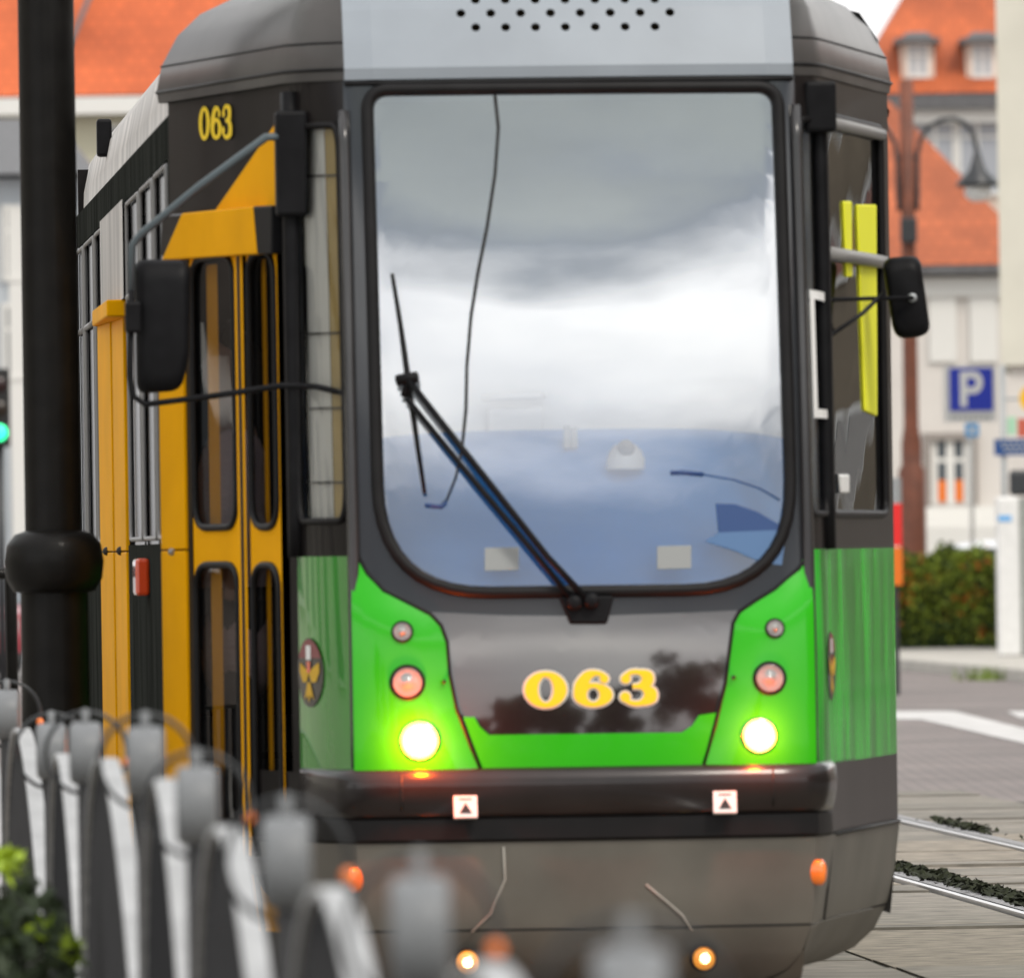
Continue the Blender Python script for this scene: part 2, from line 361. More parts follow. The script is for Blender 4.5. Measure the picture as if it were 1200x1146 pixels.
def inv(S, px, py):
    lo0, hi0 = RNG[S]; z = CH - (py-HOR)*37/F; u = 0
    inc = proj(TM @ S(hi0, 1.5))[0] > proj(TM @ S(lo0, 1.5))[0]
    for _ in range(7):
        lo, hi = lo0, hi0
        for _ in range(34):
            u = (lo+hi)/2
            if (proj(TM @ S(u, z))[0] < px) == inc: lo = u
            else: hi = u
        p = TM @ S(u, z); z += (proj(p)[1]-py)*p.y/F
    return u, z
def uz(S, pts): return [inv(S, *p) for p in pts]
def rounded(pts, radii, seg=6, n=8):
    """closed loop through rounded corners (anisotropic radii (ru, rz) as fractions along edges)"""
    k = len(pts); outl = []; pts = [Vector((p[0], p[1])) for p in pts]
    if not isinstance(radii, (list, tuple)): radii = [radii]*k
    arcs = []
    for i in range(k):
        p, a, b = pts[i], pts[i-1], pts[(i+1) % k]; r = radii[i]
        la, lb = (a-p).length, (b-p).length
        p0 = p+(a-p)*min(.49, r/la); p1 = p+(b-p)*min(.49, r/lb)
        arcs.append([p0*(1-t)**2 + p*(2*t*(1-t)) + p1*t*t for t in [j/seg for j in range(seg+1)]])
    for i in range(k):
        outl += arcs[i]; e0, e1 = arcs[i][-1], arcs[(i+1) % k][0]
        outl += [e0.lerp(e1, j/n) for j in range(1, n)]
    return [(v.x, v.y) for v in outl]
def ringmesh(mb, S, outer, inner, rings=5, off=0):
    rows = []
    for i in range(rings+1):
        t = i/rings
        rows.append([P(S, o[0]+(n_[0]-o[0])*t, o[1]+(n_[1]-o[1])*t, off) for o, n_ in zip(outer, inner)])
    mb.grid(rows, True)
def patch(S, poly, off, name, m, parent, du=.04, dz=.1, smooth=True, build=True, mb=None):
    """filled polygon in (u, z) laid on the surface; off may be a number or a function of (u, z)"""
    bm = bmesh.new(); vs_ = [bm.verts.new((p[0], p[1], 0)) for p in poly]; bm.faces.new(vs_)
    us = [p[0] for p in poly]; zs = [p[1] for p in poly]
    def cut(axis, lo, hi, st):
        k = math.ceil(lo/st)
        while k*st < hi:
            if k*st > lo+1e-5:
                co = (k*st, 0, 0) if axis == 0 else (0, k*st, 0)
                bmesh.ops.bisect_plane(bm, geom=bm.verts[:]+bm.edges[:]+bm.faces[:], plane_co=co, plane_no=(1, 0, 0) if axis == 0 else (0, 1, 0), dist=1e-6)
            k += 1
    bmesh.ops.triangulate(bm, faces=bm.faces)
    cut(0, min(us), max(us), du); cut(1, min(zs), max(zs), dz)
    out_ = mb or MB()
    for f in bm.faces:
        out_.face([P(S, v.co.x, v.co.y, off(v.co.x, v.co.y) if callable(off) else off) for v in f.verts])
    bm.free()
    if mb: return None
    o = out_.build(name, m, parent, smooth)
    return o
def looptube(S, loop, r, off, name, m, parent):
    return MB().tube([P(S, u, z, off) for u, z in loop], r, 8, True).build(name, m, parent, True)

# --- front shell with windscreen opening
ZB, ZT = .875, 3.045
ws_px = [(432, 108), (909, 104), (926, 668), (444, 676)]
ws = rounded(uz(S_front, [(430, 106), (911, 102), (929, 690), (446, 696)]), [.07, .07, .34, .34], 10, 14)
face_out = rounded([(-.71, ZT), (.71, ZT), (.71, ZB), (-.71, ZB)], .0005, 10, 14)
mb = MB(); ringmesh(mb, S_front, face_out, ws, 8)
front = mb.build('front_panel', M['face_paint'], tram, True)
patch(S_front, ws, -.004, 'windscreen', M['windscreen'], tram, .04, .08)
looptube(S_front, ws, .02, .004, 'windscreen_seal', M['rubber'], tram)
# --- green lamp panels (pillow edged)
def seglen(p, a, b):
    ab = (b[0]-a[0], b[1]-a[1]); t = ((p[0]-a[0])*ab[0]+(p[1]-a[1])*ab[1])/max(1e-9, ab[0]**2+ab[1]**2); t = max(0, min(1, t))
    return math.hypot(p[0]-a[0]-ab[0]*t, p[1]-a[1]-ab[1]*t)
def pillow(edge, w_, h):
    def f(u, z):
        d = min(seglen((u, z), edge[i], edge[i+1]) for i in range(len(edge)-1)); t = min(1, d/w_)
        return .004 + h*(math.sin(t*math.pi/2))
    return f
gl = [(419, 650), (431, 672), (450, 692), (478, 706), (505, 720), (517, 733), (524, 752), (527, 790), (535, 830), (552, 875), (565, 905)]
gr = [(952, 640), (936, 666), (908, 690), (885, 704), (866, 717), (859, 730), (855, 760), (850, 800), (838, 850), (822, 904)]
eL, eR = uz(S_front, gl), uz(S_front, gr)
pl = patch(S_front, eL + [(-.709, .878), (-.709, eL[0][1])], pillow(eL, .12, .024), 'lamp_panel', M['green'], tram, .02, .02)
pr = patch(S_front, eR + [(.709, .878), (.709, eR[0][1])], pillow(eR, .12, .024), 'lamp_panel', M['green'], tram, .02, .02)
cpx = [(505, 717)] + gl[5:9] + [(543, 840), (556, 840), (562, 851), (573, 861), (799, 858), (811, 850), (819, 838), (839, 835)] + [gr[7], gr[6], gr[5], (866, 715), (800, 718), (690, 722), (590, 721)]
patch(S_front, uz(S_front, cpx), .002, 'number_panel', M['panel_paint'], tram, .04, .04)
cg = [(543, 840), (556, 840), (562, 851), (573, 861), (799, 858), (811, 850), (819, 838), (839, 835), (821, 904), (567, 905)]
patch(S_front, uz(S_front, cg), .005, 'lower_front_strip', M['green'], tram, .04, .04)
for pts in (gl, gr):
    MB().tube([P(S_front, u, z, .004) for u, z in uz(S_front, pts)], .006, 6).build('panel_joint', M['rubber'], tram, True)
MB().tube([P(S_front, u, z, .003) for u, z in uz(S_front, [(528, 790), (535, 835), (543, 840)])], .004, 6).build('panel_joint', M['rubber'], tram, True)

for (px, py) in ((521, 799), (858, 794)):
    m_ = Matrix.Translation(P(S_front, *inv(S_front, px, py), .03)); MB().lathe([(.006, -.03), (.006, .0), (.0001, .002)], 10, m_, 'Y').build('screw', M['black'], tram, True)
# --- numbers
def ell(cx, cy, rx, ry, n=40, a0=0, a1=2*math.pi): return [(cx+rx*math.cos(a0+(a1-a0)*i/n), cy+ry*math.sin(a0+(a1-a0)*i/n)) for i in range(n+1)]
def glyph(ch, g):
    """list of (inner line, outer line) strips in a unit cell 0..1 x 0..1; g grows the outline"""
    S_ = []
    def ring(cx, cy, rx, ry, ix, iy): S_.append((ell(cx, cy, ix-g if ix > g else ix, iy-g), ell(cx, cy, rx+g, ry+g)))
    def ribbon(pts, ws_):
        dense = []; ww = []
        for i in range(len(pts)-1):
            p0 = pts[max(0, i-1)]; p1 = pts[i]; p2 = pts[i+1]; p3 = pts[min(len(pts)-1, i+2)]
            for j in range(8):
                t = j/8
                dense.append(tuple(.5*((2*p1[k])+(-p0[k]+p2[k])*t+(2*p0[k]-5*p1[k]+4*p2[k]-p3[k])*t*t+(-p0[k]+3*p1[k]-3*p2[k]+p3[k])*t**3) for k in (0, 1)))
                ww.append(ws_[i]*(1-t)+ws_[i+1]*t)
        dense.append(pts[-1]); ww.append(ws_[-1]); a, b = [], []
        for i, p in enumerate(dense):
            q0, q1 = dense[max(0, i-1)], dense[min(len(dense)-1, i+1)]; d = math.hypot(q1[0]-q0[0], q1[1]-q0[1]) or 1
            nx, ny = -(q1[1]-q0[1])/d, (q1[0]-q0[0])/d; h = ww[i]/2+g
            a.append((p[0]+nx*h, p[1]+ny*h)); b.append((p[0]-nx*h, p[1]-ny*h))
        S_.append((a, b))
    def ball(cx, cy, r): S_.append((ell(cx, cy, .001, .001, 20), ell(cx, cy, (r+g)*.9, r+g, 20)))
    if ch == '0': ring(.5, .5, .5, .5, .19, .36)
    if ch == '6':
        ring(.5, .33, .49, .33, .17, .2)
        ribbon([(.17, .33), (.2, .6), (.36, .86), (.58, .94), (.78, .86)], [.33, .33, .25, .13, .12]); ball(.78, .78, .12)
    if ch == '3':
        ball(.17, .75, .13); ribbon([(.12, .8), (.3, .93), (.5, .94), (.69, .84), (.69, .66), (.52, .55), (.34, .53)], [.1, .12, .13, .3, .3, .14, .11])
        ribbon([(.36, .53), (.58, .51), (.76, .38), (.76, .2), (.55, .06), (.32, .06), (.1, .18)], [.1, .13, .32, .34, .14, .12, .1]); ball(.16, .23, .14)
    return S_
def number(S, cells, off, parent, edge=True):
    for pas in ((0, 1) if edge else (1,)):
        mb = MB(); k = 0
        for ch, x0, y0, x1, y1 in cells:
            for a, b in glyph(ch, .055 if pas == 0 else 0):
                k += 1; o_ = off + pas*.004 + k*.00012
                fa = [P(S, *inv(S, x0+(x1-x0)*u, y1+(y0-y1)*v), o_) for u, v in a]; fb = [P(S, *inv(S, x0+(x1-x0)*u, y1+(y0-y1)*v), o_) for u, v in b]
                mb.grid([fa, fb])
        mb.build('number_lettering' if pas else 'number_edging', M['number'] if pas else M['number_edge'], parent)
number(S_front, [('0', 615, 787, 664, 829), ('6', 672, 786, 718, 828), ('3', 725, 785, 772, 826)], .004, tram)
number(DL, [('0', 235, 125, 248, 165), ('6', 249, 125, 262, 164), ('3', 262, 123, 275, 163)], .002, tram, False)

# --- lamps
def frame_at(S, px, py, off=0):
    u, z = inv(S, px, py); p = P(S, u, z, off); n = nrm(S, u, z)
    x = Vector((0, 0, 1)).cross(-n).normalized(); zz = x.cross(-n).normalized()*-1
    m = Matrix((x, -n, n.cross(x) if n.cross(x).z > 0 else -n.cross(x))).transposed().to_4x4(); m.translation = p
    return m
def lamp(px, py, rpx, kind, S=S_front, off=.026):
    r = rpx*36/F; m = frame_at(S, px, py, off)
    nm = {'lit': 'headlight', 'fog': 'fog_lamp', 'mid': 'indicator_lamp', 'small': 'position_lamp'}[kind]
    e = MB().lathe([(r*1.16, -.03), (r*1.18, .006), (r*1.02, .012), (r*.98, .004), (r*.96, -.004)], 28, m, 'Y').build(nm, M['chrome'] if kind == 'lit' else M['rubber'], tram, True)
    if kind == 'lit':
        ln = MB().lathe([(r*.97, .004), (r*.9, .014), (r*.74, .022)], 28, m, 'Y').build('lens', M['head_rim'], e, True)
        MB().lathe([(r*.74, .022), (r*.4, .03), (.0001, .032)], 28, m, 'Y').build('bulb', M['head_on'], e, True)
    elif kind == 'fog':
        MB().lathe([(r*.97, .002), (r*.8, .012), (r*.42, .018)], 28, m, 'Y').build('lens', M['fog_glass'], e, True)
        MB().lathe([(r*.42, .018), (r*.25, .022), (.0001, .024)], 20, m, 'Y').build('bulb', M['fog_on'], e, True)
    else:
        MB().lathe([(r*.97, .004), (r*.9, .012), (r*.8, .003), (r*.66, .01), (r*.5, .004), (r*.36, .012), (.0001, .016)], 28, m, 'Y').build('lens', M['lens'], e, True)
    if kind == 'lit':
        ld = bpy.data.lights.new('headlight_glow_lamp', 'POINT'); ld.energy = 15.0 if px < 600 else 6.0; ld.color = (1, .105, .0); ld.shadow_soft_size = .02
        lo = bpy.data.objects.new('headlight_glow_lamp', ld); C.objects.link(lo); lo.parent = tram; lo.location = m @ Vector((0, -.085, 0))  # added orange point lamp ahead of the lens, tints the panel around it
    return e
for args in ((472, 741, 11, 'small'), (478, 800, 18, 'mid'), (492, 868, 20, 'lit'), (906, 737, 10, 'small'), (900, 795, 17, 'mid'), (888, 862, 18, 'lit')): lamp(*args)

# --- quarter and side walls
def rect(u0, z0, u1, z1): return [(u0, z1), (u1, z1), (u1, z0), (u0, z0)]
def wallpatch(S, u0, u1, z0, z1, off, name, m, parent=tram, du=.1, dz=.2): return patch(S, rect(u0, z0, u1, z1), off, name, m, parent, du, dz)
for S in (QL, QR):
    hole = rounded(rect(.07, 1.66, .9, 2.9), [.1, .1, .12, .12], 8, 10)
    mb = MB(); ringmesh(mb, S, rounded(rect(0, 1.55, 1, 3.045), .0005, 8, 10), hole, 3); mb.build('corner_panel', M['black_paint'], tram, True)
    looptube(S, hole, .011, .003, 'corner_window_seal', M['rubber'], tram)
    patch(S, hole, -.004, 'corner_window', M['corner_glass'] if S is QL else M['side_glass'], tram, .1, .1)
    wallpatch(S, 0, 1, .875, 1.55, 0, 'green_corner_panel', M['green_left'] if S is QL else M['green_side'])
for (pa, pb, mm) in ((350, 377, M['cab']), (378, 394, mat('sand strip', (.5, .36, .13), .8, noise=.1)), (395, 410, mat('grey brown strip', (.2, .17, .15), .8, noise=.1))):
    ua_, ub_ = inv(QL, pa, 450)[0], inv(QL, pb, 450)[0]; wallpatch(QL, min(ua_, ub_), max(ua_, ub_), 1.6, 2.95, -.035, 'corner_strip', mm)  # pale, sand and grey brown strips just behind the left corner glass
for py in (205, 390, 478, 565):
    MB().tube([P(QL, t, inv(QL, 380, py)[1], -.02) for t in (.1, .5, .9)], .0035, 6).build('heating_wire', M['black'], tram)
# vertical corner post trims
for sd_ in (-1, 1):
    MB().tube([Vector((Apt(z).x*sd_, Apt(z).y-.004, z)) for z in [.89+i*.108 for i in range(20)]], .02, 8).build('corner_trim', M['side_gloss'], tram, True)
    MB().tube([Vector(((Bpt if sd_ < 0 else Br)(z).x*sd_, (Bpt if sd_ < 0 else Br)(z).y, z)) for z in [1.55+i*.146 for i in range(11)]], [(.045, .03)]*11, 8).build('window_post', M['plastic'], tram, True)
# right side (driver's window, green wall)
hole = rounded(rect(.04, 1.66, .86, 2.92), [.03, .03, .05, .05], 6, 8)
mb = MB(); ringmesh(mb, DR, rounded(rect(0, 1.55, 1, 3.045), .0005, 6, 8), hole, 3); mb.build('side_panel', M['black_paint'], tram, True)
looptube(DR, hole, .014, .004, 'side_window_seal', M['rubber'], tram)
patch(DR, hole, -.004, 'driver_window', M['side_glass'], tram, .1, .1)
u_, zt_ = inv(DR, 1005, 303)
MB().tube([P(DR, t, zt_, .01) for t in (.04, .3, .6, .86)], (.022, .022), 8).build('window_bar', M['frame'], tram, True)
MB().tube([P(DR, t, 2.9, .012) for t in (.05, .3, .6, .85)], (.02, .02), 8).build('window_bar', M['frame'], tram, True)
wallpatch(DR, 0, 1, .875, 1.55, 0, 'green_side_panel', M['green_side'])
# small white framed vent window in the right corner window
a = uz(QR, [(944, 340), (966, 345), (968, 491), (949, 490)]); a = [(max(.05, q[0]), q[1]) for q in a]
b = [(q[0]*.68+.32*sum(k[0] for k in a)/4, q[1]*.86+.14*sum(k[1] for k in a)/4) for q in a]
mb = MB(); ringmesh(mb, QR, rounded(a, .004, 3, 3), rounded(b, .004, 3, 3), 1, .014); mb.build('vent_frame', M['white'], tram)
# left side: black door wall, door, header
wallpatch(DL, 0, 1, 2.58, 3.045, 0, 'side_panel', M['black_paint'])
wallpatch(DL, 0, .06, .35, 2.58, 0, 'door_post', M['black_paint'])
tri = uz(DL, [(329, 138), (331, 243), (250, 252)])
patch(DL, tri, .004, 'yellow_wedge', M['yellow'], tram, .1, .1)
hu = [inv(DL, 206, 305), inv(DL, 318, 298), inv(DL, 313, 242), inv(DL, 230, 250)]
def prism(S, poly, o0, o1, name, m, parent, taper=0):
    mb = MB(); lo = [P(S, u, z, o0) for u, z in poly]; hi = [P(S, u, z, o1) for u, z in poly]
    mb.face(hi); n = len(poly)
    for i in range(n): mb.face([lo[i], lo[(i+1) % n], hi[(i+1) % n], hi[i]])
    return mb.build(name, m, parent, bevel=.006)
prism(DL, hu, 0, .05, 'door_header', M['yellow'], tram)
prism(DL, [inv(DL, 319, 298), inv(DL, 336, 297), inv(DL, 336, 241), inv(DL, 314, 242)], 0, .05, 'header_box', M['plastic'], tram)
prism(DL, [inv(DL, 198, 300), inv(DL, 205, 304), inv(DL, 229, 250), inv(DL, 200, 252)], 0, .03, 'header_end', M['black_paint'], tram)
# door leaves
def door_leaf(S, pxa, pxb, zt, zb, off, win, name='door_leaf'):
    ua, ub = inv(S, pxa, 640)[0], inv(S, pxb, 640)[0]
    u0, u1 = min(ua, ub), max(ua, ub); wd = u1-u0
    zm = inv(S, (pxa+pxb)/2, 640)[1]
    fr = MB(); panes = []
    for (z0, z1, h0, h1) in ((zm, zt, zm+.06, zt-.04), (zb, zm, zb+.12, zm-.06)):
        o_ = rounded(rect(u0, z0, u1, z1), .0005, 6, 6); h_ = rounded(rect(u0+wd*win[0], h0, u1-wd*win[1], h1), .09, 6, 6)
        ringmesh(fr, S, o_, h_, 1, off); ringmesh(fr, S, h_, [(p[0], p[1]) for p in h_], 1, off); panes.append(h_)
    lf = fr.build(name, M['yellow'], tram)
    for h_ in panes:
        looptube(S, h_, .012, off+.002, 'door_seal', M['rubber'], lf); patch(S, h_, off-.006, 'door_window', M['side_glass'], lf, .1, .2)
    return lf
door_leaf(DL, 285, 229, 2.56, .36, .006, (.06, .06))
door_leaf(DL, 332, 296, 2.56, .36, .006, (.06, .08))
for px in (287, 293):
    u0 = inv(DL, px, 640)[0]; wallpatch(DL, u0-.012, u0+.012, .36, 2.56, .016, 'door_edge', M['yellow'] if px > 290 else M['yellow'])
u0 = inv(DL, 290.3, 640)[0]; wallpatch(DL, u0-.012, u0+.012, .36, 2.56, .018, 'door_rubber', M['rubber'])
ua, ub = inv(DL, 224, 640)[0], inv(DL, 229, 640)[0]; wallpatch(DL, min(ua, ub), max(ua, ub), .36, 2.56, .01, 'door_rubber', M['rubber'])
for (pa, pb) in ((236, 249), (301, 306)):
    ua, ub = inv(DL, pa, 640)[0], inv(DL, pb, 640)[0]; wallpatch(DL, min(ua, ub), max(ua, ub), .45, 2.5, -.03, 'inner_rail', M['yellow'])
# folded open leaf edge, the broad yellow upright
u0 = inv(DL, 224, 640)[0]
pA, pB = P(DL, u0, 1, .0), Vector((-1.225, 2.02, 1))
mb = MB(); n_ = Vector((-.95, -.25, 0)).normalized()*.02
for z0, z1 in ((.36, 1.575), (1.58, 2.5)):
    mb.box(0, 1, 0, 1, 0, 1, Matrix(((pB.x-pA.x, n_.x, 0, pA.x), (pB.y-pA.y, n_.y, 0, pA.y), (0, 0, z1-z0, z0), (0, 0, 0, 1))))
dj = mb.build('door_jamb', M['yellow'], tram, bevel=.004)
m_ = Matrix.Translation(pA.lerp(pB, .5)+n_*1.2+Vector((0, 0, .572))) @ Matrix.Rotation(R(-20), 4, 'Z')
MB().lathe([(.012, 0), (.012, .006), (.005, .008), (.005, .014), (.0001, .014)], 14, m_, 'Y').build('bolt', M['galv'], dj, True)

# left long side
wallpatch(ML, 0, 11.2, .35, 1.6, 0, 'side_wall', M['side_dull'], du=.5)
wallpatch(ML, 0, 11.2, 2.86, 3.0, 0, 'window_head', M['side_dull'], du=.5)
wallpatch(ML, .02, .3, .9, 1.52, .004, 'green_side_panel', M['green_side'])
us = [(.12, 1.3), (1.5, 2.75), (2.95, 4.3), (7.1, 8.3), (8.5, 9.8), (10, 11.1)]
prev = 0
for a_, b_ in us + [(11.2, 11.2)]:
    if a_-prev < 2: wallpatch(ML, prev, a_, 1.6, 2.86, 0, 'window_pillar', M['side_dull'], du=.5)
    prev = b_
for a_, b_ in us:
    h_ = rect(a_, 1.62, b_, 2.84)
    o = looptube(ML, rounded(h_, .04, 4, 3), .008, .004, 'window_frame', M['frame'], tram)
    wallpatch(ML, a_, b_, 1.6, 2.86, -.01, 'side_window', M['dark_glass'], du=.5)
    MB().tube([P(ML, t, 2.5, .004) for t in (a_, b_)], .012, 6).build('window_bar', M['frame'], o, True)
wallpatch(ML, 4.3, 7.1, 2.5, 2.86, .02, 'door_cover', M['roof'], du=.5)  # pale colour stands for sky mirrored in the body above the door
prism(ML, rect(4.55, 2.44, 6.4, 2.5), 0, .075, 'door_header', M['yellow'], tram)
# second door, leaves standing slightly proud of the side
for (l0, y0, l1, y1) in ((-1.19, 6.78, -1.207, 7.56), (-1.213, 7.6, -1.238, 8.36)):
    pA, pB = Vector((l0, y0, 0)), Vector((l1, y1, 0)); d = pB-pA; n_ = Vector((d.y, -d.x, 0)).normalized()*-.02
    mb = MB()
    for z0, z1 in ((.36, 1.575), (1.58, 2.44)): mb.box(0, 1, 0, 1, 0, 1, Matrix(((d.x, n_.x, 0, pA.x), (d.y, n_.y, 0, pA.y), (0, 0, z1-z0, z0), (0, 0, 0, 1))))
    lf = mb.build('door_leaf', M['yellow'], tram, bevel=.004)
    MB().box(pA.x-.006, pA.x+.012, pA.y-.02, pA.y-.002, .36, 2.44).build('door_rubber', M['rubber'], lf)
    m_ = Matrix.Translation(pA.lerp(pB, .45)+n_*1.0+Vector((0, 0, 1.58)))
    MB().lathe([(.017, -.02), (.015, .006), (.008, .01), (.0001, .011)], 14, m_, 'Y').build('bolt', M['black'], lf, True)
wallpatch(ML, 4.3, 7.1, 1.6, 2.5, -.03, 'door_recess', M['black'], du=.5)
pA = inv(ML, 174, 676)
mb = MB(); c = Vector((-1.2, 2.0+pA[0], pA[1])); mb.box(-.05, .0, -.15, .15, -.065, .065, Matrix.Translation(c)); mb.build('side_marker_lamp', M['redorange'], tram, bevel=.012)
# right long side (mostly hidden)
wallpatch(MR, 0, 11.2, .35, .875, 0, 'side_wall', M['side_gloss'], du=.5)
wallpatch(MR, 0, 11.2, .875, 1.55, 0, 'green_side_panel', M['green_side'], du=.5)
wallpatch(MR, 0, 11.2, 1.55, 3.0, 0, 'window_band', M['black_paint'], du=.5)
for k in range(7): wallpatch(MR, .3+k*1.55, 1.65+k*1.55, 1.65, 2.85, .006, 'side_window', M['side_glass'], du=.5)
# rear wall, floor, ceiling, inner lining
MB().box(-1.19, 1.19, 13.2, 13.25, .35, 3.2).build('rear_wall', M['black_paint'], tram)
mb = MB(); fl = [(-.68, .2), (.68, .2), (.84, .5), (1.15, 2.05), (1.15, 13.1), (-1.15, 13.1), (-1.15, 4), (-.55, 3.9), (-.55, .6), (-.84, .5)]
mb.face([(x, y, .88) for x, y in fl]); mb.build('floor', mat('dark floor covering', (.07, .07, .07), .8, noise=.2), tram)
mb = MB(); mb.box(-1.1, -.55, .62, 3.9, .55, .6); mb.build('door_step', mat('worn step rubber', (.05, .05, .05), .8, noise=.2), tram)
mb = MB(); mb.face([(-.6, .55, 3.0), (.6, .55, 3.0), (.8, .7, 3.0), (1.15, 2.05, 3.0), (1.15, 13.1, 3.0), (-1.15, 13.1, 3.0), (-1.15, 2.05, 3.0), (-.8, .7, 3.0)]); mb.build('ceiling', M['cab'], tram)
# bulkhead behind the driver with door and handle
mb = MB(); mb.box(-.62, .84, 1.2, 1.24, .88, 3.0); bh = mb.build('cab_bulkhead', M['cab'], tram)
MB().box(-.22, -.04, 1.165, 1.185, 1.86, 2.02).build('bulkhead_lock', M['white'], bh, bevel=.01)
MB().tube([(-.24, 1.14, 2.05), (-.06, 1.14, 2.055), (-.04, 1.17, 2.055)], .012, 8).build('handle', M['white'], bh, True)
# dashboard
dz = 1.78
mb = MB(); rows = []
for (yo, z) in ((.04, 1.34), (.06, 1.44), (.1, 1.56), (.2, 1.66), (.36, 1.8), (.5, 1.9), (.62, 1.94), (.7, 1.93), (.72, 1.3)):
    rows.append([Vector((x*(1+.12*min(1, yo)), S_front(x, min(z, 1.5)).y*1.0 + yo + .02 + .05*(abs(x)/.6)**3, z - .03*(abs(x)/.62)**4)) for x in [-.66+i*.066 for i in range(21)]])
mb.grid(rows); dash = mb.build('dashboard', M['dash'], tram, True)
m_ = Matrix.Translation((.165, .4, 1.83))
MB().lathe([(.06, -.02), (.06, .012), (.052, .035), (.036, .055), (.02, .062), (.0001, .064)], 20, m_ @ Matrix.Scale(1, 4)).build('dash_beacon', M['white'], dash, True)
MB().lathe([(.028, -.01), (.026, .012), (.016, .025), (.0001, .03)], 16, m_ @ Matrix.Translation((0, -.04, .045)), 'Y').build('dash_beacon_top', mat('grey lens', (.3, .3, .3), .2), dash, True)
for (px, wd) in ((678, .03), (1, 0)):
    if wd: MB().box(-.02, .0, .5, .53, 1.88, 1.95).build('dash_switch', M['galv'], dash); MB().box(.003, .022, .5, .53, 1.88, 1.945).build('dash_switch', M['galv'], dash)
# grey stickers on the inside of the screen
for (px, py) in ((588, 655), (790, 653)):
    prism(S_front, uz(S_front, [(px-20, py-13), (px+20, py-14), (px+20, py+13), (px-20, py+14)]), .0, .001, 'windscreen_sticker', mat('dull grey sticker', (.27, .28, .28), .7), tram)
# dark blue reflections, laid on the screen as coloured patches and tubes
bd = mat('dark blue reflection', (.012, .05, .17), .5)
patch(S_front, uz(S_front, [(839, 590), (862, 591), (888, 600), (912, 614), (914, 621), (842, 624)]), .0015, 'blue_reflection', bd, tram, .04, .04)
patch(S_front, uz(S_front, [(842, 624), (914, 621), (919, 640), (916, 662), (895, 660), (860, 645), (826, 634)]), .0015, 'blue_reflection', mat('pale blue reflection', (.07, .15, .3), .5), tram, .04, .04)
MB().tube([P(S_front, *inv(S_front, *p), .004) for p in ((786, 554), (800, 553.5), (824, 556))], .007, 6).build('reflection_bar', bd, dash, True)
MB().tube([P(S_front, *inv(S_front, *p), .003) for p in ((824, 556), (860, 562), (890, 572), (914, 586))], .002, 6).build('reflection_line', bd, dash, True)
# reflection of a dark wire, drawn as a tube on the screen
wire_px = [(580, 113), (584, 150), (580, 205), (571, 265), (560, 320), (552, 370), (547, 430), (546, 480), (541, 530), (534, 560), (524, 585), (516, 594)]
cb = MB().tube([P(S_front, *inv(S_front, *p), .012) for p in wire_px], [.006]*8+[.005, .004, .004, .004], 6).build('wire_reflection', M['black'], tram, True)
MB().tube([P(S_front, *inv(S_front, *p), .012) for p in ((498, 592), (508, 593), (517, 594), (523, 589))], .006, 6).build('wire_reflection_end', bd, cb, True)
# wiper
def onface(px, py, off): return P(S_front, *inv(S_front, px, py), off)
wp = MB().tube([onface(480, 450, .07), onface(560, 553, .075), onface(640, 655, .07), onface(690, 708, .05)], .0105, 8).build('wiper', M['plastic'], tram, True)
MB().tube([onface(477, 470, .055), onface(560, 572, .06), onface(625, 650, .06), onface(668, 702, .04)], .0095, 8).build('wiper_arm', M['plastic'], wp, True)
MB().tube([onface(460, 323, .03), onface(470, 385, .032), onface(479, 450, .034), onface(489, 520, .032), onface(498, 580, .03)], [.006, .008, .01, .008, .006], 8).build('wiper_blade', M['rubber'], wp, True)
MB().tube([onface(466, 449, .05), onface(490, 446, .07)], .018, 8).build('wiper_joint', M['plastic'], wp, True)
MB().tube([onface(474, 468, .05), onface(481, 440, .05)], .012, 8).build('wiper_joint', M['plastic'], wp, True)
prism(S_front, uz(S_front, [(655, 700), (719, 699), (711, 731), (668, 731)]), 0, .03, 'wiper_base', M['plastic'], wp)
for (px, py) in ((672, 708), (692, 706)):
    m_ = frame_at(S_front, px, py, .03); MB().lathe([(.024, 0), (.024, .03), (.016, .036), (.0001, .036)], 14, m_, 'Y').build('wiper_pivot', M['galv'] if 0 else M['plastic'], wp, True)
# --- bumper, skirt
def outline(z, off, full=False, taper=False):
    """points from left to right round the nose"""
    halves = []
    for B_, C_, fq in ((Bpt(z), Cpt(z), fQ), (Br(z), Cr(z), fQr)):
        h = [S_front(.68*i/14, z) + Vector((0, -off, 0)) for i in range(15)]
        for t in (.0, .15, .4, .7, 1):
            p = fq(t, z); nn = Vector((.7+.3*t, -.7+.3*t, 0)).normalized(); h.append(p+nn*off*((1-t)**.6 if taper else 1)+nn*.003)
        for t in (.33, .66, 1): h.append(B_.lerp(C_, t) + Vector((.98, -.18, 0))*(.003 if taper else off))
        if full: h.append(Vector((C_.x+off, 13.2, z)))
        halves.append(h)
    return [Vector((-p.x, p.y, p.z)) for p in halves[0][::-1]] + halves[1][1:]
def sweep(prof, name, m, cut=None, smooth=True, full=False, auto=None, taper=False):
    rows = [outline(z, off, full, taper) for z, off in prof]
    if cut: rows = [r[cut:len(r)-cut] for r in rows]
    mb = MB(); mb.grid(rows); return mb.build(name, m, tram, smooth, auto=auto)
sweep([(.888, -.01), (.884, .03), (.872, .048), (.83, .056), (.79, .05), (.755, .036), (.735, .022), (.73, .0)], 'bumper', M['bumper'], 3, auto=R(50), taper=True)
sweep([(.732, .012), (.728, .02), (.665, .02), (.66, .012), (.655, 0)], 'bumper_rubber', M['rubber'], 3, auto=R(40), taper=True)
sweep([(.875, .0), (.64, .0)], 'lower_band', M['black_paint'])
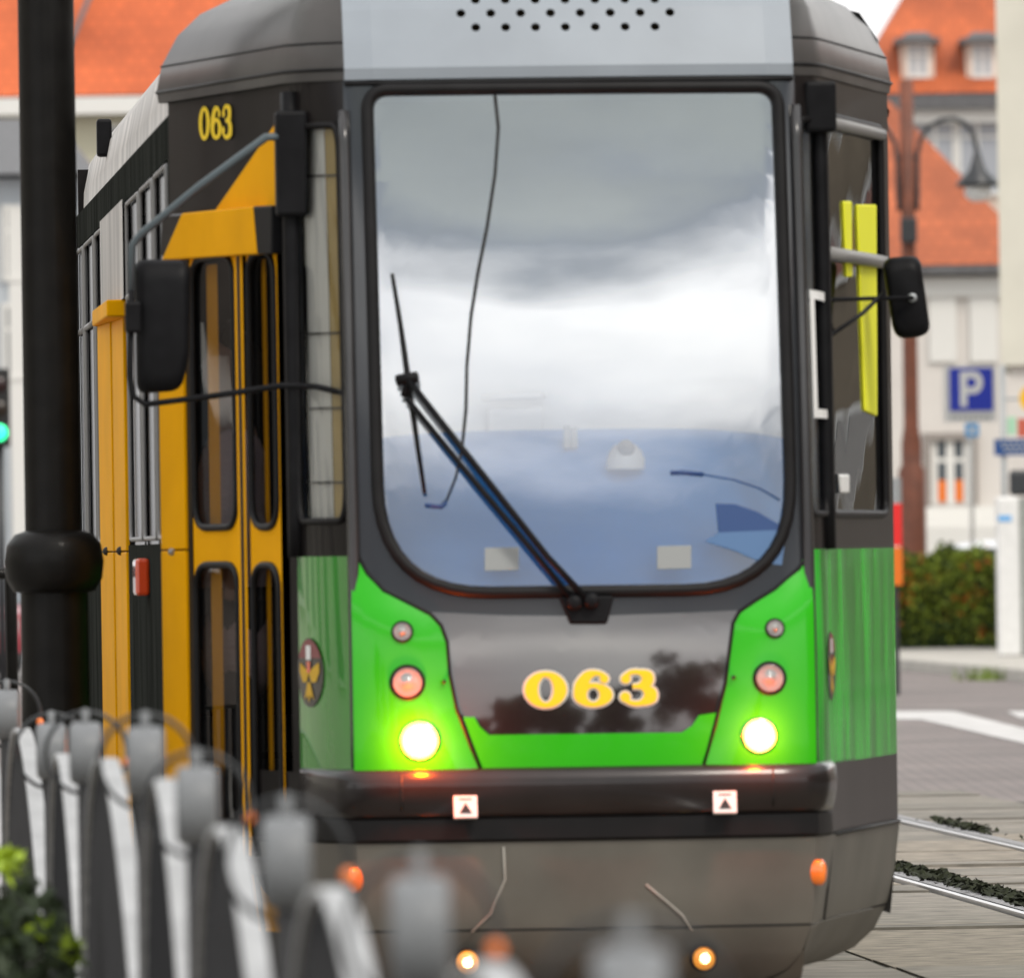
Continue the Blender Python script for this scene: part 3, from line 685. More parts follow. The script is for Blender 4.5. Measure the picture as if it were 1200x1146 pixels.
sweep([(.655, .006), (.5, .0), (.4, -.012), (.385, -.016)], 'skirt', M['skirt'], None, auto=R(30))
sweep([(.383, -.022), (.378, -.022)], 'skirt_seam', M['black'], None)
sweep([(.378, -.017), (.3, -.05), (.24, -.11), (.2, -.2)], 'lower_skirt', M['skirt'], None, auto=R(30))
MB().box(-.8, .8, 1.2, 12.8, .28, .7).build('underframe', M['black'], tram)
for y in (2.2, 4.1, 9.5, 11.4):
    for x in (-.5, .5):
        m_ = Matrix.Translation((x, y, .33)) @ Matrix.Rotation(R(90), 4, 'Z')
        MB().lathe([(.0001, -.05), (.33, -.05), (.33, .05), (.28, .055), (.0001, .055)], 28, m_, 'Y').build('wheel', M['darksteel'], tram, True)
for (px, py, S) in ((949, 1028, S_front), (406, 1031, S_front)):
    sx = 1 if px > 600 else -1
    p = Vector((sx*.725, .06, CH-(1028-HOR)*36/F)); m_ = Matrix.Translation(p) @ Matrix.Rotation(R(52*sx), 4, 'Z') @ Matrix.Diagonal((.6, 1, 1.25, 1))
    MB().lathe([(.032, -.02), (.032, .012), (.022, .022), (.0001, .026)], 18, m_, 'Y').build('side_reflector', M['orange'], tram, True)
for (px, py) in ((548, 1127), (826, 1123)): lamp(px, py, 14, 'fog', off=-.02)
# skirt seam scratches
for pts in (((590, 992), (592, 1030), (575, 1070), (553, 1092)), ((757, 1036), (780, 1055), (800, 1072), (812, 1090))):
    MB().tube([P(S_front, *inv(S_front, *p), .0065-.02*max(0, (p[1]-1010)/90)*1.0+.004) for p in pts], .0035, 6).build('skirt_scratch', mat('pale scratch', (.36, .34, .3), .6), tram, True)
# right skirt hatch seams
for S in (QR, QL):
    MB().tube([P(S, 1.0, z, .004) for z in (.66, .5, .385)], .004, 6).build('skirt_joint', M['black'], tram, True)
for S in (DR, DL):
    MB().tube([P(S, t, .655, .009) for t in (.02, .5, .98)], .006, 6).build('skirt_joint', M['black'], tram, True)
for px in (470, 905):
    u_ = inv(S_front, px, 935)[0]
    MB().tube([S_front(u_, z)+Vector((0, -o_-.001, 0)) for z, o_ in ((.872, .048), (.83, .056), (.79, .05), (.755, .036))], .003, 6).build('bumper_joint', M['black'], tram, True)
# stickers
for (px, py) in ((544, 944.5), (847.5, 939)):
    u, z = inv(S_front, px, py); pc = S_front(u, z) + Vector((0, -.066, 0)); h = .036
    m_ = Matrix.Translation(pc) @ Matrix.Rotation(R(-14), 4, 'X')
    st = MB().box(-h, h, -.004, .02, -h*.95, h*.95, m_).build('jacking_sticker', M['white'], tram)
    mb = MB(); mb.face([m_ @ Vector(q) for q in ((-.02, -.006, -.022), (.02, -.006, -.022), (0, -.006, .012))])
    mb.face([m_ @ Vector(q) for q in ((-.02, -.006, .021), (.02, -.006, .021), (.02, -.006, .025), (-.02, -.006, .025))]); mb.build('arrow_mark', M['black'], st)
# crests on the corner panels
def crest(S, cx, cy):
    u, z = inv(S, cx, cy); ru, rz = .27, .108
    e = patch(S, ell(u, z, ru, rz, 28)[:-1], .004, 'crest', mat('crest black', (.02, .014, .012), .4, coat=.5), tram, .1, .05)
    up = [(a, b) for a, b in ell(u, z, ru*.97, rz*.97, 28)[:-1] if b > z+.03] ; up = sorted(up, key=lambda q: math.atan2(q[1]-z, q[0]-u))
    patch(S, up, .006, 'crest_field', mat('crest dull red', (.22, .07, .07), .5), e, .1, .05)
    yel = mat('crest yellow', (.6, .36, .02), .5)
    for k in (-1, 1):
        mb = MB(); w_ = [(0, .0), (.1*k, .018), (.2*k, .032), (.21*k, .004), (.14*k, -.03), (.05*k, -.03)]
        mb.face([P(S, u+a, z+b, .0065) for a, b in w_]); mb.build('crest_wing', yel, e)
    mb = MB(); mb.face([P(S, u+a, z+b, .007) for a, b in ((-.03, -.03), (.03, -.03), (.1, -.085), (.03, -.07), (0, -.095), (-.03, -.07), (-.1, -.085))]); mb.build('crest_tail', yel, e)
    mb = MB(); mb.face([P(S, u+a, z+b, .0075) for a, b in ((-.035, .0), (.035, .0), (.035, .035), (-.035, .035))]); mb.build('crest_bar', M['redorange'], e)
    mb = MB(); mb.face([P(S, u+a, z+b, .0075) for a, b in ((-.05, .04), (.05, .04), (.05, .085), (-.05, .085))]); mb.build('crest_shield', M['white'], e)
crest(QL, 364, 788); crest(QR, 972, 780)

# --- roof hood
def hood_pts(z, i_, right=False):
    fy, sx = [(0.0, .03), (-.004, .036), (.035, .02), (.085, -.035), (.13, -.11), (.2, -.26)][i_]
    base = RK(3.045)
    A_ = Vector((.705, base+.055+fy*1.0, z)); B_ = Vector(((.8 if right else .87)+sx*.5, .42+.35*base+fy*.5, z)); C_ = Vector(((1.145 if right else 1.2)+sx, 2.02, z))
    fr = [Vector((x, base+.045*(x/.71)**2-.004+fy, z)) for x in [.705*k/8 for k in range(9)]]; fr[-1] = A_
    return fr, [A_, A_.lerp(B_, .5)+Vector((.02, -.01, 0)), B_, B_.lerp(C_, .5), C_]
zs = [3.04, 3.075, 3.16, 3.26, 3.33, 3.4]
rf, rs, rsr = [], [], []
for i, z in enumerate(zs):
    a_, b_ = hood_pts(z, i); rf.append([Vector((-p.x, p.y, p.z)) for p in a_[::-1]] + a_[1:]); rs.append(b_); rsr.append(hood_pts(z, i, True)[1])
# perforated front: real holes cut by a boolean
mb = MB(); mb.grid(rf); mb.cm = 0
hf = mb.build('roof_front', M['hood_front'], tram, True)
sol = hf.modifiers.new('sheet', 'SOLIDIFY'); sol.thickness = .006; sol.offset = 0
def hoodpt(px, py):
    x = 0; D = 36.4
    for _ in range(4):
        w_ = TMi @ at(px, py, D); k = max(0, min(4, sum(z < w_.z for z in zs)-1)); t = (w_.z-zs[k])/(zs[k+1]-zs[k])
        fy = [(0.0), (-.004), (.035), (.085), (.13), (.2)]; yy = RK(3.045)+.045*(w_.x/.71)**2-.004+fy[k]+(fy[k+1]-fy[k])*t
        D += (yy-w_.y)
    return w_
cut = MB()
for row, (y0, xs0, n) in enumerate(((33, 557.5, 7), (16.5, 540, 8), (1, 557, 7), (-15, 540, 8), (-31, 557, 7))):
    for k in range(n):
        p = hoodpt(xs0+k*35.0, y0 - k*35*.0085*.6); m_ = Matrix.Translation(p) @ Matrix.Rotation(R(-24), 4, 'X')
        cut.lathe([(.0001, -.03), (.0145, -.03), (.0145, .03), (.0001, .03)], 14, m_, 'Y')
cutter = cut.build('hole_cutter', M['black'])
bo = hf.modifiers.new('holes', 'BOOLEAN'); bo.object = cutter; bo.operation = 'DIFFERENCE'; bo.solver = 'EXACT'
cutter.parent = tram
dg = bpy.context.evaluated_depsgraph_get(); me = bpy.data.meshes.new_from_object(hf.evaluated_get(dg)); hf.modifiers.clear(); hf.data = me
for f_ in me.polygons: f_.use_smooth = False
bpy.data.objects.remove(cutter)
MB().box(-.55, .55, .45, .5, 3.06, 3.42).build('vent_backing', mat('dull ochre vent filter', (.05, .035, .015), .9), hf)
for sd_ in (-1, 1):
    mb = MB(); mb.grid([[Vector((p.x*sd_, p.y, p.z)) for p in r] for r in (rs if sd_ < 0 else rsr)]); mb.build('roof_corner', M['hood_side'], tram, auto=R(60))
mb = MB(); rr = rf[-1]; r2 = rs[-1]
mb.face([Vector((-p.x, p.y, p.z)) for p in r2[::-1]] + rr[1:-1] + rsr[-1]); mb.build('roof_cap', M['hood_side'], tram)
mb = MB()
mb.face([Vector((-p.x, p.y, p.z)) for p in [r[-1] for r in rs][::-1]] + [r[-1] for r in rsr]); mb.build('roof_step', M['hood_side'], tram)
mb = MB(); r0 = rs[0]; mb.face([Vector((-p.x, p.y, 3.045)) for p in r0[::-1]] + [Vector((p.x, p.y, 3.045)) for p in rf[0][1:-1]] + [Vector((p.x, p.y, 3.045)) for p in rsr[0]]); mb.build('roof_soffit', M['black_paint'], tram)
for sd_, rr_ in ((-1, rs), (1, rsr)):
    for k_, rad in ((1, .006), (2, .004)):
        MB().tube([Vector((p.x*sd_, p.y, p.z)) for p in rr_[k_]], rad, 6).build('roof_seam', M['rubber'], tram, True)
MB().tube([p+Vector((0, -.004, -.012)) for p in rf[0]], .007, 6).build('drip_rail', M['rubber'], tram, True)
# main roof with eave gutter
prof = [(1.13, 2.97), (1.17, 2.965), (1.175, 2.985), (1.168, 3.0), (1.165, 3.1), (1.14, 3.22), (1.08, 3.31), (.85, 3.37), (0, 3.39)]
prof = prof + [(-x, z) for x, z in prof[-2::-1]]
mb = MB(); mb.grid([[Vector((x, y, z)) for x, z in prof] for y in (2.03, 4, 6, 8, 10, 12, 13.3)]); mb.build('roof', M['roof'], tram, auto=R(40))
mb = MB(); mb.tube([(-1.18, 2.1, 2.965), (-1.18, 13.3, 2.965)], .018, 6); mb.build('gutter', M['side_gloss'], tram, True)
mb = MB(); mb.tube([(1.14, 2.3, 2.965), (1.14, 13.3, 2.965)], .015, 6); mb.build('gutter', M['side_gloss'], tram, True)
p = TMi @ at(122, 162, 46.2); mb = MB(); mb.box(-.03, .03, -.05, .05, -.075, .075, Matrix.Translation(p)); mb.build('roof_marker', M['plastic'], tram, bevel=.012)
MB().tube([p, Vector((-1.15, p.y, p.z-.02))], .012, 6).build('marker_bracket', M['plastic'], tram)
# --- mirrors
def loc(px, py, D): return TMi @ at(px, py, D)
mz = [loc(160, 306, 36.6), loc(224, 306, 36.6)]
def mirror(poly_px, D, th, name='mirror'):
    pts = rounded([(p[0], p[1]) for p in poly_px], 14, 5, 3); mb = MB(); n = len(pts); cx = sum(p[0] for p in pts)/n; cy = sum(p[1] for p in pts)/n
    rows = []
    for (k, dd) in ((.7, 0), (.93, .012), (1, .04), (1, th), (.94, th+.004)):
        rows.append([loc(cx+(p[0]-cx)*k, cy+(p[1]-cy)*k, D+dd) for p in pts])
    mb.grid(rows, True); mb.face(rows[0]); mb.face(rows[-1])
    return mb.build(name, M['plastic'], tram, auto=R(60))
mi = mirror([(157, 304), (224, 305), (222, 420), (212, 458), (160, 462)], 36.5, .09)
MB().tube([loc(*q) for q in ((338, 160, 36.38), (312, 161, 36.35), (232, 220, 36.4), (165, 275, 36.45), (155, 288, 36.47), (154, 340, 36.47))], [.013]*5+[.01], 8).build('mirror_arm', M['rod'], mi, True)
MB().tube([loc(*q) for q in ((154, 340, 36.47), (152, 440, 36.47), (156, 464, 36.47), (170, 474, 36.47), (250, 464, 36.42), (330, 452, 36.36), (370, 453, 36.25), (408, 462, 36.16))], .01, 8).build('mirror_arm', M['plastic'], mi, True)
MB().box(-.02, .03, -.03, .03, -.05, .05, Matrix.Translation(loc(154, 372, 36.47))).build('mirror_bracket', M['plastic'], mi, bevel=.01)
m2 = mirror([(1033, 303), (1078, 299), (1091, 392), (1060, 398), (1047, 392)], 37.3, .08)
MB().tube([loc(*q) for q in ((1070, 349, 37.28), (1020, 350, 37.2), (950, 352, 36.5))], .007, 8).build('mirror_arm', M['plastic'], m2, True)
MB().tube([loc(*q) for q in ((1035, 344, 37.24), (1010, 368, 37.0), (972, 394, 36.7))], .007, 8).build('mirror_arm', M['plastic'], m2, True)
m_ = Matrix.Translation(loc(1069, 349, 37.29)); MB().lathe([(.015, -.02), (.015, .012), (.0001, .014)], 12, m_, 'Y').build('mirror_pivot', M['galv'], m2, True)
# black speaker-like boxes on the top corners
for sd_ in (-1, 1):
    z0, z1 = (2.62, 2.95) if sd_ < 0 else (2.86, 3.02)
    c = (Bpt if sd_ < 0 else Br)(2.8); MB().box(-.05, .05, -.06, .05, z0, z1, Matrix.Translation((c.x*sd_*1.0, c.y-.03, 0))).build('corner_box', M['plastic'], tram, bevel=.012)
# yellow posts, blind strip and inner door seen through the glass
for (x, y) in ((-.6, 1.4), (-.62, 3.7), (.6, 4.6)): MB().tube([(x, y, .88), (x, y, 3.0)], .02, 8).build('handrail', M['yellow'], tram, True)
hv = uz(DR, [(1004, 240), (1026, 240), (1027, 488), (1013, 482)])
prism(DR, hv, -.002, .004, 'yellow_film', M['hivis'], tram)
prism(DR, uz(DR, [(988, 236), (997, 236), (998, 325), (992, 325)]), -.002, .004, 'yellow_film', M['hivis'], tram)
prism(DR, uz(DR, [(981, 556), (992, 556), (992, 578), (983, 578)]), .004, .01, 'window_notice', M['white'], tram)

# ================================================================== PASSENGER behind the first door
def skin_body(name, joints, edges, m, parent, sub=2):
    me = bpy.data.meshes.new(name); me.from_pydata([j[0] for j in joints], edges, []); me.materials.append(m)
    o = bpy.data.objects.new(name, me); C.objects.link(o); o.parent = parent
    sk = o.modifiers.new('skin', 'SKIN'); sk.use_smooth_shade = True
    for i, j in enumerate(joints): me.skin_vertices[0].data[i].radius = j[1] if isinstance(j[1], tuple) else (j[1], j[1])
    me.skin_vertices[0].data[0].use_root = True
    ss = o.modifiers.new('sub', 'SUBSURF'); ss.levels = sub; ss.render_levels = sub
    return o
pos = TM @ Vector((-1.0, 1.98, .605))
person = empty('person', pos, 'passenger with dark hair and pale pink jacket standing inside the tram door', 'person', rz=R(-90+3.7))
J = [((0, 0, .86), (.13, .1)), ((0, 0, 1.05), (.125, .09)), ((0, -.01, 1.25), (.15, .1)), ((0, 0, 1.36), (.1, .07)), ((0, -.01, 1.44), .05), ((0, -.025, 1.52), (.07, .085)), ((0, -.02, 1.6), (.072, .085)), ((0, -.01, 1.66), .045),
     ((.17, 0, 1.33), .05), ((.21, -.01, 1.08), .04), ((.215, -.02, .88), .03), ((.21, -.03, .8), .025), ((-.17, 0, 1.33), .05), ((-.21, -.01, 1.08), .04), ((-.215, -.02, .88), .03), ((-.21, -.03, .8), .025),
     ((.09, 0, .8), .085), ((.1, -.01, .46), .055), ((.1, .02, .09), .04), ((.1, -.12, .04), .035), ((-.09, 0, .8), .085), ((-.1, -.01, .46), .055), ((-.1, .02, .09), .04), ((-.1, -.12, .04), .035)]
E = [(0, 1), (1, 2), (2, 3), (3, 4), (4, 5), (5, 6), (6, 7), (3, 8), (8, 9), (9, 10), (10, 11), (3, 12), (12, 13), (13, 14), (14, 15), (0, 16), (16, 17), (17, 18), (18, 19), (0, 20), (20, 21), (21, 22), (22, 23)]
skin_body('body', J, E, M['skin'], person)
skin_body('jacket', [((0, 0, .45), (.21, .135)), ((0, 0, .95), (.185, .13)), ((0, -.01, 1.22), (.19, .135)), ((0, 0, 1.36), (.14, .1)), ((.19, 0, 1.32), .075), ((.235, -.01, 1.08), .062), ((.22, -.015, .9), .048), ((-.19, 0, 1.32), .075), ((-.235, -.01, 1.08), .062), ((-.22, -.015, .9), .048)], [(0, 1), (1, 2), (2, 3), (3, 4), (4, 5), (5, 6), (3, 7), (7, 8), (8, 9)], M['jacket'], person)
skin_body('trousers', [((0, 0, .82), (.15, .12)), ((.095, 0, .76), .1), ((.1, -.01, .46), .07), ((.1, .02, .1), .06), ((-.095, 0, .76), .1), ((-.1, -.01, .46), .07), ((-.1, .02, .1), .06)], [(0, 1), (1, 2), (2, 3), (0, 4), (4, 5), (5, 6)], M['trousers'], person)
skin_body('hair', [((0, .03, 1.66), (.07, .06)), ((0, .05, 1.58), (.088, .06)), ((0, .065, 1.47), (.085, .045)), ((0, -.035, 1.695), (.05, .03))], [(0, 1), (1, 2), (0, 3)], M['hair'], person)
mb = MB(); 
for sx in (-.03, .03): mb.lathe([(.0001, .012), (.01, .008), (.012, 0)], 10, Matrix.Translation((sx, -.1, 1.565)), 'Y')
mb.build('eyes', M['black'], person)

# ================================================================== LEFT: black lamp post, fence, plant
bp_ = at(63, HOR, 38); lp = empty('lamp_post', (bp_.x, 38, 0), 'black cast iron lamp post with bulging collar beside the fence', 'lamp post')
MB().lathe([(.0935, 1.62), (.0925, 3.2), (.091, 8.2)], 28).build('pole', M['cast'], lp, True)
MB().lathe([(.1, 1.44), (.135, 1.45), (.158, 1.49), (.164, 1.545), (.156, 1.6), (.13, 1.635), (.1, 1.645), (.09, 1.65)], 32).build('collar', M['cast'], lp, True)
MB().lathe([(.19, .0), (.19, .25), (.14, .34), (.122, .5), (.113, 1.0), (.111, 1.45)], 28).build('base', M['cast'], lp, True)
MB().lathe([(.09, 7.9), (.12, 7.95), (.1, 8.1), (.22, 8.2), (.25, 8.5), (.15, 8.75), (.0001, 8.8)], 20).build('lantern', M['cast'], lp, True)
KF = 13000.0
fence = empty('fence', (at(230, HOR, KF/590).x, KF/590, 0), 'grey steel street fence with ringed posts and arched panels beside the tram', 'fence')
FM = fence.location.copy()
posts_px = [(-80, 790), (-40, 800), (8, 808), (60, 847), (100, 846), (170, 851), (230, 897), (335, 955), (492, 1026), (740, 1108), (1180, 1290)]
ztop = 1.15; first = None; fp = []; ringm = mat('dark ring steel', (.03, .032, .034), .35, metal=.3)
for i, (px, py) in enumerate(posts_px):
    D = KF/(px+360); q_ = at(px, py, D); p = Vector((q_.x, D, q_.z-ztop)); fp.append(p)
    if first is None:
        first = MB().lathe([(.022, -.15), (.022, ztop-.1)], 14).build('post', M['fence_bar'], fence, True)
        mx_ = Matrix.Translation((0, 0, ztop-.076)) @ Matrix.Rotation(R(90), 4, 'Z')
        hd_ = MB().lathe([(.0001, -.039), (.065, -.039), (.072, -.035), (.076, -.028), (.076, .028), (.072, .035), (.065, .039), (.0001, .039)], 28, mx_, 'Y').build('post_head', M['fence'], first, auto=R(40))
        MB().lathe([(.01, ztop-.002), (.01, ztop+.03), (.0001, ztop+.034)], 10).build('finial', M['fence'], first, True)
        ring_ = MB().tube([(.1*math.cos(a), .05, ztop-.076+.1*math.sin(a)) for a in [2*math.pi*k/40 for k in range(40)]], .0055, 8, True).build('ring', ringm, first, True)
        ring_disc = MB().lathe([(.012, 0), (.012, .012), (.006, .018), (.0001, .018)], 14, Matrix.Translation((.098, .04, ztop-.1)), 'Y').build('disc', M['orange'], first, True)  # small orange disc at the right of each ring
        first.location = p-FM
    else:
        c = dup(first, fence); c.location = p-FM
for i in range(len(fp)-1):
    a, b = fp[i]-FM, fp[i+1]-FM; d = b-a; n_ = Vector((-d.y, d.x, 0)).normalized()
    arc = []
    for k in range(33):
        t = .02 + .96*k/32; h = .15 + .915*math.sin(math.pi*t**.7)**.62
        arc.append(a + d*t + Vector((0, 0, h)))
    wd = .022; mb = MB()
    tv = [(arc[min(32, k+1)]-arc[max(0, k-1)]).normalized() for k in range(33)]
    up = [n_.cross(tv[k]).normalized() for k in range(33)]; up = [u if u.z > 0 else -u for u in up]
    rows = [[p_-n_*wd+u*.006, p_+n_*wd+u*.006, p_+n_*wd-u*.006, p_-n_*wd-u*.006] for p_, u in zip(arc, up)]
    mb.grid(rows, True); rail = mb.build('arched_rail', M['fence_lit'], fence)
    mb = MB()
    nb = 60
    for k in range(1, nb):
        t = .02+.96*k/nb; h = .15 + .915*math.sin(math.pi*t**.7)**.62; q = a+d*t; h += q.z
        mb.box(q.x-.009, q.x+.009, q.y-.009, q.y+.009, .1, h-.004)
    mb.tube([a+Vector((0, 0, .1)), b+Vector((0, 0, .1))], .015, 6)
    mb.build('bar_infill', M['fence_bar'], fence)
# plant by the fence
leafm = mat('yellow green leaves', (.3, .42, .012), .5, noise=.45, nscale=5); leafd = mat('dark green leaves', (.02, .035, .01), .6, noise=.4, nscale=5)
def leaves(mb, c, r, n, sz, rng, up=.3):
    for _ in range(n):
        v = Vector((rng.gauss(0, 1), rng.gauss(0, 1), rng.gauss(0, 1))).normalized()*(rng.random()**.4); p = c + Vector((v.x*r[0], v.y*r[1], v.z*r[2]))
        a = Vector((rng.uniform(-1, 1), rng.uniform(-1, 1), rng.uniform(-.5, 1))).normalized(); b = a.cross(Vector((rng.uniform(-1, 1), rng.uniform(-1, 1), rng.uniform(-1, 1)))).normalized()
        s_ = sz*rng.uniform(.6, 1.4); mb.face([p-a*s_, p+b*s_*.45, p+a*s_, p-b*s_*.45])
def shrub(name, clumps, label, cat, base, stem=True, mats=(leafm, leafd)):
    e = empty(name, base, label, cat)
    for k, (cl, m_) in enumerate(clumps):
        mb = MB()
        for (c, r, n, sz) in cl: leaves(mb, Vector(c)-Vector(base), r, n, sz, rng)
        mb.build('foliage', m_, e)
    mb = MB()
    for k in range(5): mb.tube([(rng.uniform(-.05, .05), rng.uniform(-.05, .05), 0), (rng.uniform(-.2, .2), rng.uniform(-.3, .3), .5)], .008, 5)
    mb.build('stem', M['trousers'], e)
    return e
Dp = 27.0
def sp(px, py, D=Dp): return tuple(at(px, py, D))
shrub('shrub', [([(sp(8, 1010), (.05, .1, .035), 60, .026), (sp(52, 1088), (.035, .08, .03), 40, .026), (sp(75, 1112), (.045, .08, .04), 60, .026), (sp(12, 1095), (.07, .1, .03), 60, .024)], leafm),
                ([(sp(20, 1080), (.12, .3, .12), 260, .03), (sp(25, 1130), (.15, .3, .1), 260, .03)], leafd),
                ([(sp(35, 1125), (.05, .08, .025), 60, .014)], M['white'])], 'low shrub with yellow green leaves and white flowers at the fence foot', 'shrub', (at(25, HOR, Dp).x, Dp, 0))

# ================================================================== RIGHT BACKGROUND
# hedge
hA, hB = at(1035, HOR, 160), at(1168, HOR, 158)
hcol = [mat('hedge green', (.24, .31, .03), .7, noise=.4, nscale=2), mat('hedge dark green', (.035, .065, .012), .7, noise=.4, nscale=2), mat('hedge rusty leaves', (.42, .12, .012), .7, noise=.3, nscale=2)]
hd = empty('hedge', (at(1100, HOR, 157).x, 157, .15), 'clipped green hedge with rusty patches behind the kerb', 'hedge')
mb = MB(); ox, oy = hd.location.x, hd.location.y
x0h, x1h = at(1010, HOR, 157).x-ox, at(1170, HOR, 157).x-ox
zh = [1.2, 1.27, 1.29, 1.22, 1.26, 1.21, 1.25, 1.29]
for k in range(7):
    xa, xb = x0h+(x1h-x0h)*k/7, x0h+(x1h-x0h)*(k+1)/7; mb.box(xa, xb, .12, 1.9, 0, zh[k]-.12)
mb.build('hedge_core', hcol[1], hd)
for ci, n in ((0, 5200), (1, 3600), (2, 380)):
    mb = MB(); pats = [(rng.uniform(x0h, x1h), rng.uniform(.2, 1.3)) for _ in range(14)]
    for _ in range(n):
        if ci == 2:
            q = rng.choice(pats); x = min(x1h, max(x0h, q[0]+rng.gauss(0, .13))); z = q[1]+rng.gauss(0, .08); y = rng.uniform(-.1, .1)
        else:
            x = rng.uniform(x0h, x1h); zt = 1.25+.06*math.sin(x*5)+.04*math.sin(x*13)
            if rng.random() < .6: y = rng.gauss(.03, .06); z = (rng.random()**(.7 if ci == 0 else 1.5))*zt
            else: y = rng.uniform(0, 1.9); z = zt+rng.gauss(-.03, .05)
        a = Vector((rng.uniform(-1, 1), rng.uniform(-1, 1), rng.uniform(-1, 1))).normalized(); b = a.cross(Vector((rng.uniform(-1, 1), rng.uniform(-1, 1), rng.uniform(-1, 1)))).normalized(); s_ = rng.uniform(.025, .06)
        p = Vector((x, y, max(.02, z))); mb.face([p-a*s_, p+b*s_*.5, p+a*s_, p-b*s_*.5])
    o = mb.build('foliage', hcol[ci], hd)
# grass tuft at the kerb
gt = MB(); c0 = gnd(1157, 797)
for _ in range(120):
    p = c0 + Vector((rng.gauss(0, .14), rng.gauss(0, .3), 0)); q = p+Vector((rng.gauss(0, .05), rng.gauss(0, .05), rng.uniform(.06, .2))); gt.face([p-Vector((.01, 0, 0)), p+Vector((.01, 0, 0)), q])
tag(gt.build('grass', mat('tuft green', (.14, .2, .03), .8)), 'grass tuft growing at the kerb edge', 'grass', kind='stuff')

# buildings
def tilemat(name, c, rows=4.0):
    m = mat(name, c, .75); t = m.node_tree; b = t.nodes['Principled BSDF']
    cd = t.nodes.new('ShaderNodeTexCoord'); br = t.nodes.new('ShaderNodeTexBrick'); br.inputs['Scale'].default_value = 1
    br.inputs['Brick Width'].default_value = .22; br.inputs['Row Height'].default_value = .17; br.inputs['Mortar Size'].default_value = .02; br.inputs['Mortar Smooth'].default_value = .3
    br.inputs['Color1'].default_value = (*c, 1); br.inputs['Color2'].default_value = (*[v*.78 for v in c], 1); br.inputs['Mortar'].default_value = (*[v*.72 for v in c], 1)
    sp_ = t.nodes.new('ShaderNodeSeparateXYZ'); cb_ = t.nodes.new('ShaderNodeCombineXYZ')
    n = t.nodes.new('ShaderNodeTexNoise'); n.inputs['Scale'].default_value = .5; n.inputs['Detail'].default_value = 7
    r = t.nodes.new('ShaderNodeValToRGB'); r.color_ramp.elements[0].position = .3; r.color_ramp.elements[1].position = .72; r.color_ramp.elements[0].color = (.6, .55, .5, 1); r.color_ramp.elements[1].color = (1.15, 1.15, 1.15, 1)
    mx = t.nodes.new('ShaderNodeMix'); mx.data_type = 'RGBA'; mx.blend_type = 'MULTIPLY'; mx.inputs['Factor'].default_value = .8
    t.links.new(cd.outputs['Object'], sp_.inputs[0]); t.links.new(sp_.outputs['X'], cb_.inputs['X']); t.links.new(sp_.outputs['Z'], cb_.inputs['Y']); t.links.new(cb_.outputs[0], br.inputs['Vector'])
    t.links.new(cd.outputs['Object'], n.inputs['Vector']); t.links.new(n.outputs['Fac'], r.inputs['Fac']); t.links.new(br.outputs['Color'], mx.inputs['A']); t.links.new(r.outputs[0], mx.inputs['B']); t.links.new(mx.outputs['Result'], b.inputs['Base Color'])
    return m
M['tiles'] = tilemat('orange roof tiles', (.52, .115, .03)); M['tiles2'] = tilemat('weathered orange tiles', (.44, .11, .035)); M['tiles3'] = tilemat('bright orange tiles', (.62, .13, .035))
M['pink'] = mat('pale pink render', (.62, .5, .42), .85, noise=.06, nscale=1.2); M['whitewall'] = mat('off white render', (.62, .585, .55), .85, noise=.06, nscale=1)
M['cream'] = mat('cream render', (.62, .6, .52), .85, noise=.08, nscale=.8); M['yellowwall'] = mat('pale yellow render', (.56, .53, .4), .85, noise=.08, nscale=.7)
M['bluewall'] = mat('pale blue grey render', (.42, .45, .48), .85, noise=.08, nscale=.7); M['trim'] = mat('white trim', (.68, .67, .64), .7)
M['pane'] = mat('dark window glass', (.07, .085, .1), .08, coat=1); M['pane_light'] = mat('curtained window glass', (.34, .37, .41), .2, coat=.5); M['slate'] = mat('dark slate', (.1, .1, .105), .6, noise=.2)
def bwin(parent, x, y, z, w_, h, nx=2, fr=None, pane=None, arch=None):
    """window on a wall facing -y at local y; x, z is the centre"""
    f = MB(); t = .07
    f.box(x-w_/2-t, x-w_/2, y-.05, y+.02, z-h/2-t, z+h/2+t); f.box(x+w_/2, x+w_/2+t, y-.05, y+.02, z-h/2-t, z+h/2+t)
    f.box(x-w_/2, x+w_/2, y-.05, y+.02, z+h/2, z+h/2+t); f.box(x-w_/2, x+w_/2, y-.08, y+.02, z-h/2-t, z-h/2)
    for k in range(1, nx): f.box(x-w_/2+w_*k/nx-.03, x-w_/2+w_*k/nx+.03, y-.04, y+.02, z-h/2, z+h/2)
    f.box(x-w_/2, x+w_/2, y-.034, y+.018, z+h*.18-.025, z+h*.18+.025)
    o = f.build('window', fr or M['trim'], parent)
    MB().box(x-w_/2, x+w_/2, y-.015, y+.01, z-h/2, z+h/2).build('pane', pane or M['pane'], o)
    return o
# B: low wing with hipped roof, white wall  (D = 185)
D = 185.0; Bh = empty('house', (at(1100, HOR, D).x, D, 0), 'low white house with weathered orange hipped roof behind the parking sign', 'building')
ox = Bh.location.x
def bx(px, py=HOR, D_=D): return at(px, py, D_).x-ox
def bz(px, py, D_=D): return at(px, py, D_).z
zE = bz(1110, 311); xL, xR = bx(940), bx(1420)
MB().box(xL, xR, 0, 12, 0, zE).build('wall', M['whitewall'], Bh)
rx = bx(1010)
apex = Vector((bx(1042, 118, D+6), 6, bz(1042, 118, D+6))); apexL = Vector((bx(960, 118, D+6), 6, apex.z)); eR = Vector((bx(1212, 300), -.3, zE+.05))
mb = MB(); e0, e1 = Vector((xL-.3, -.35, zE)), Vector((bx(1230), -.35, zE)); e2, e3 = Vector((bx(1230), 12.3, zE)), Vector((xL-.3, 12.3, zE))
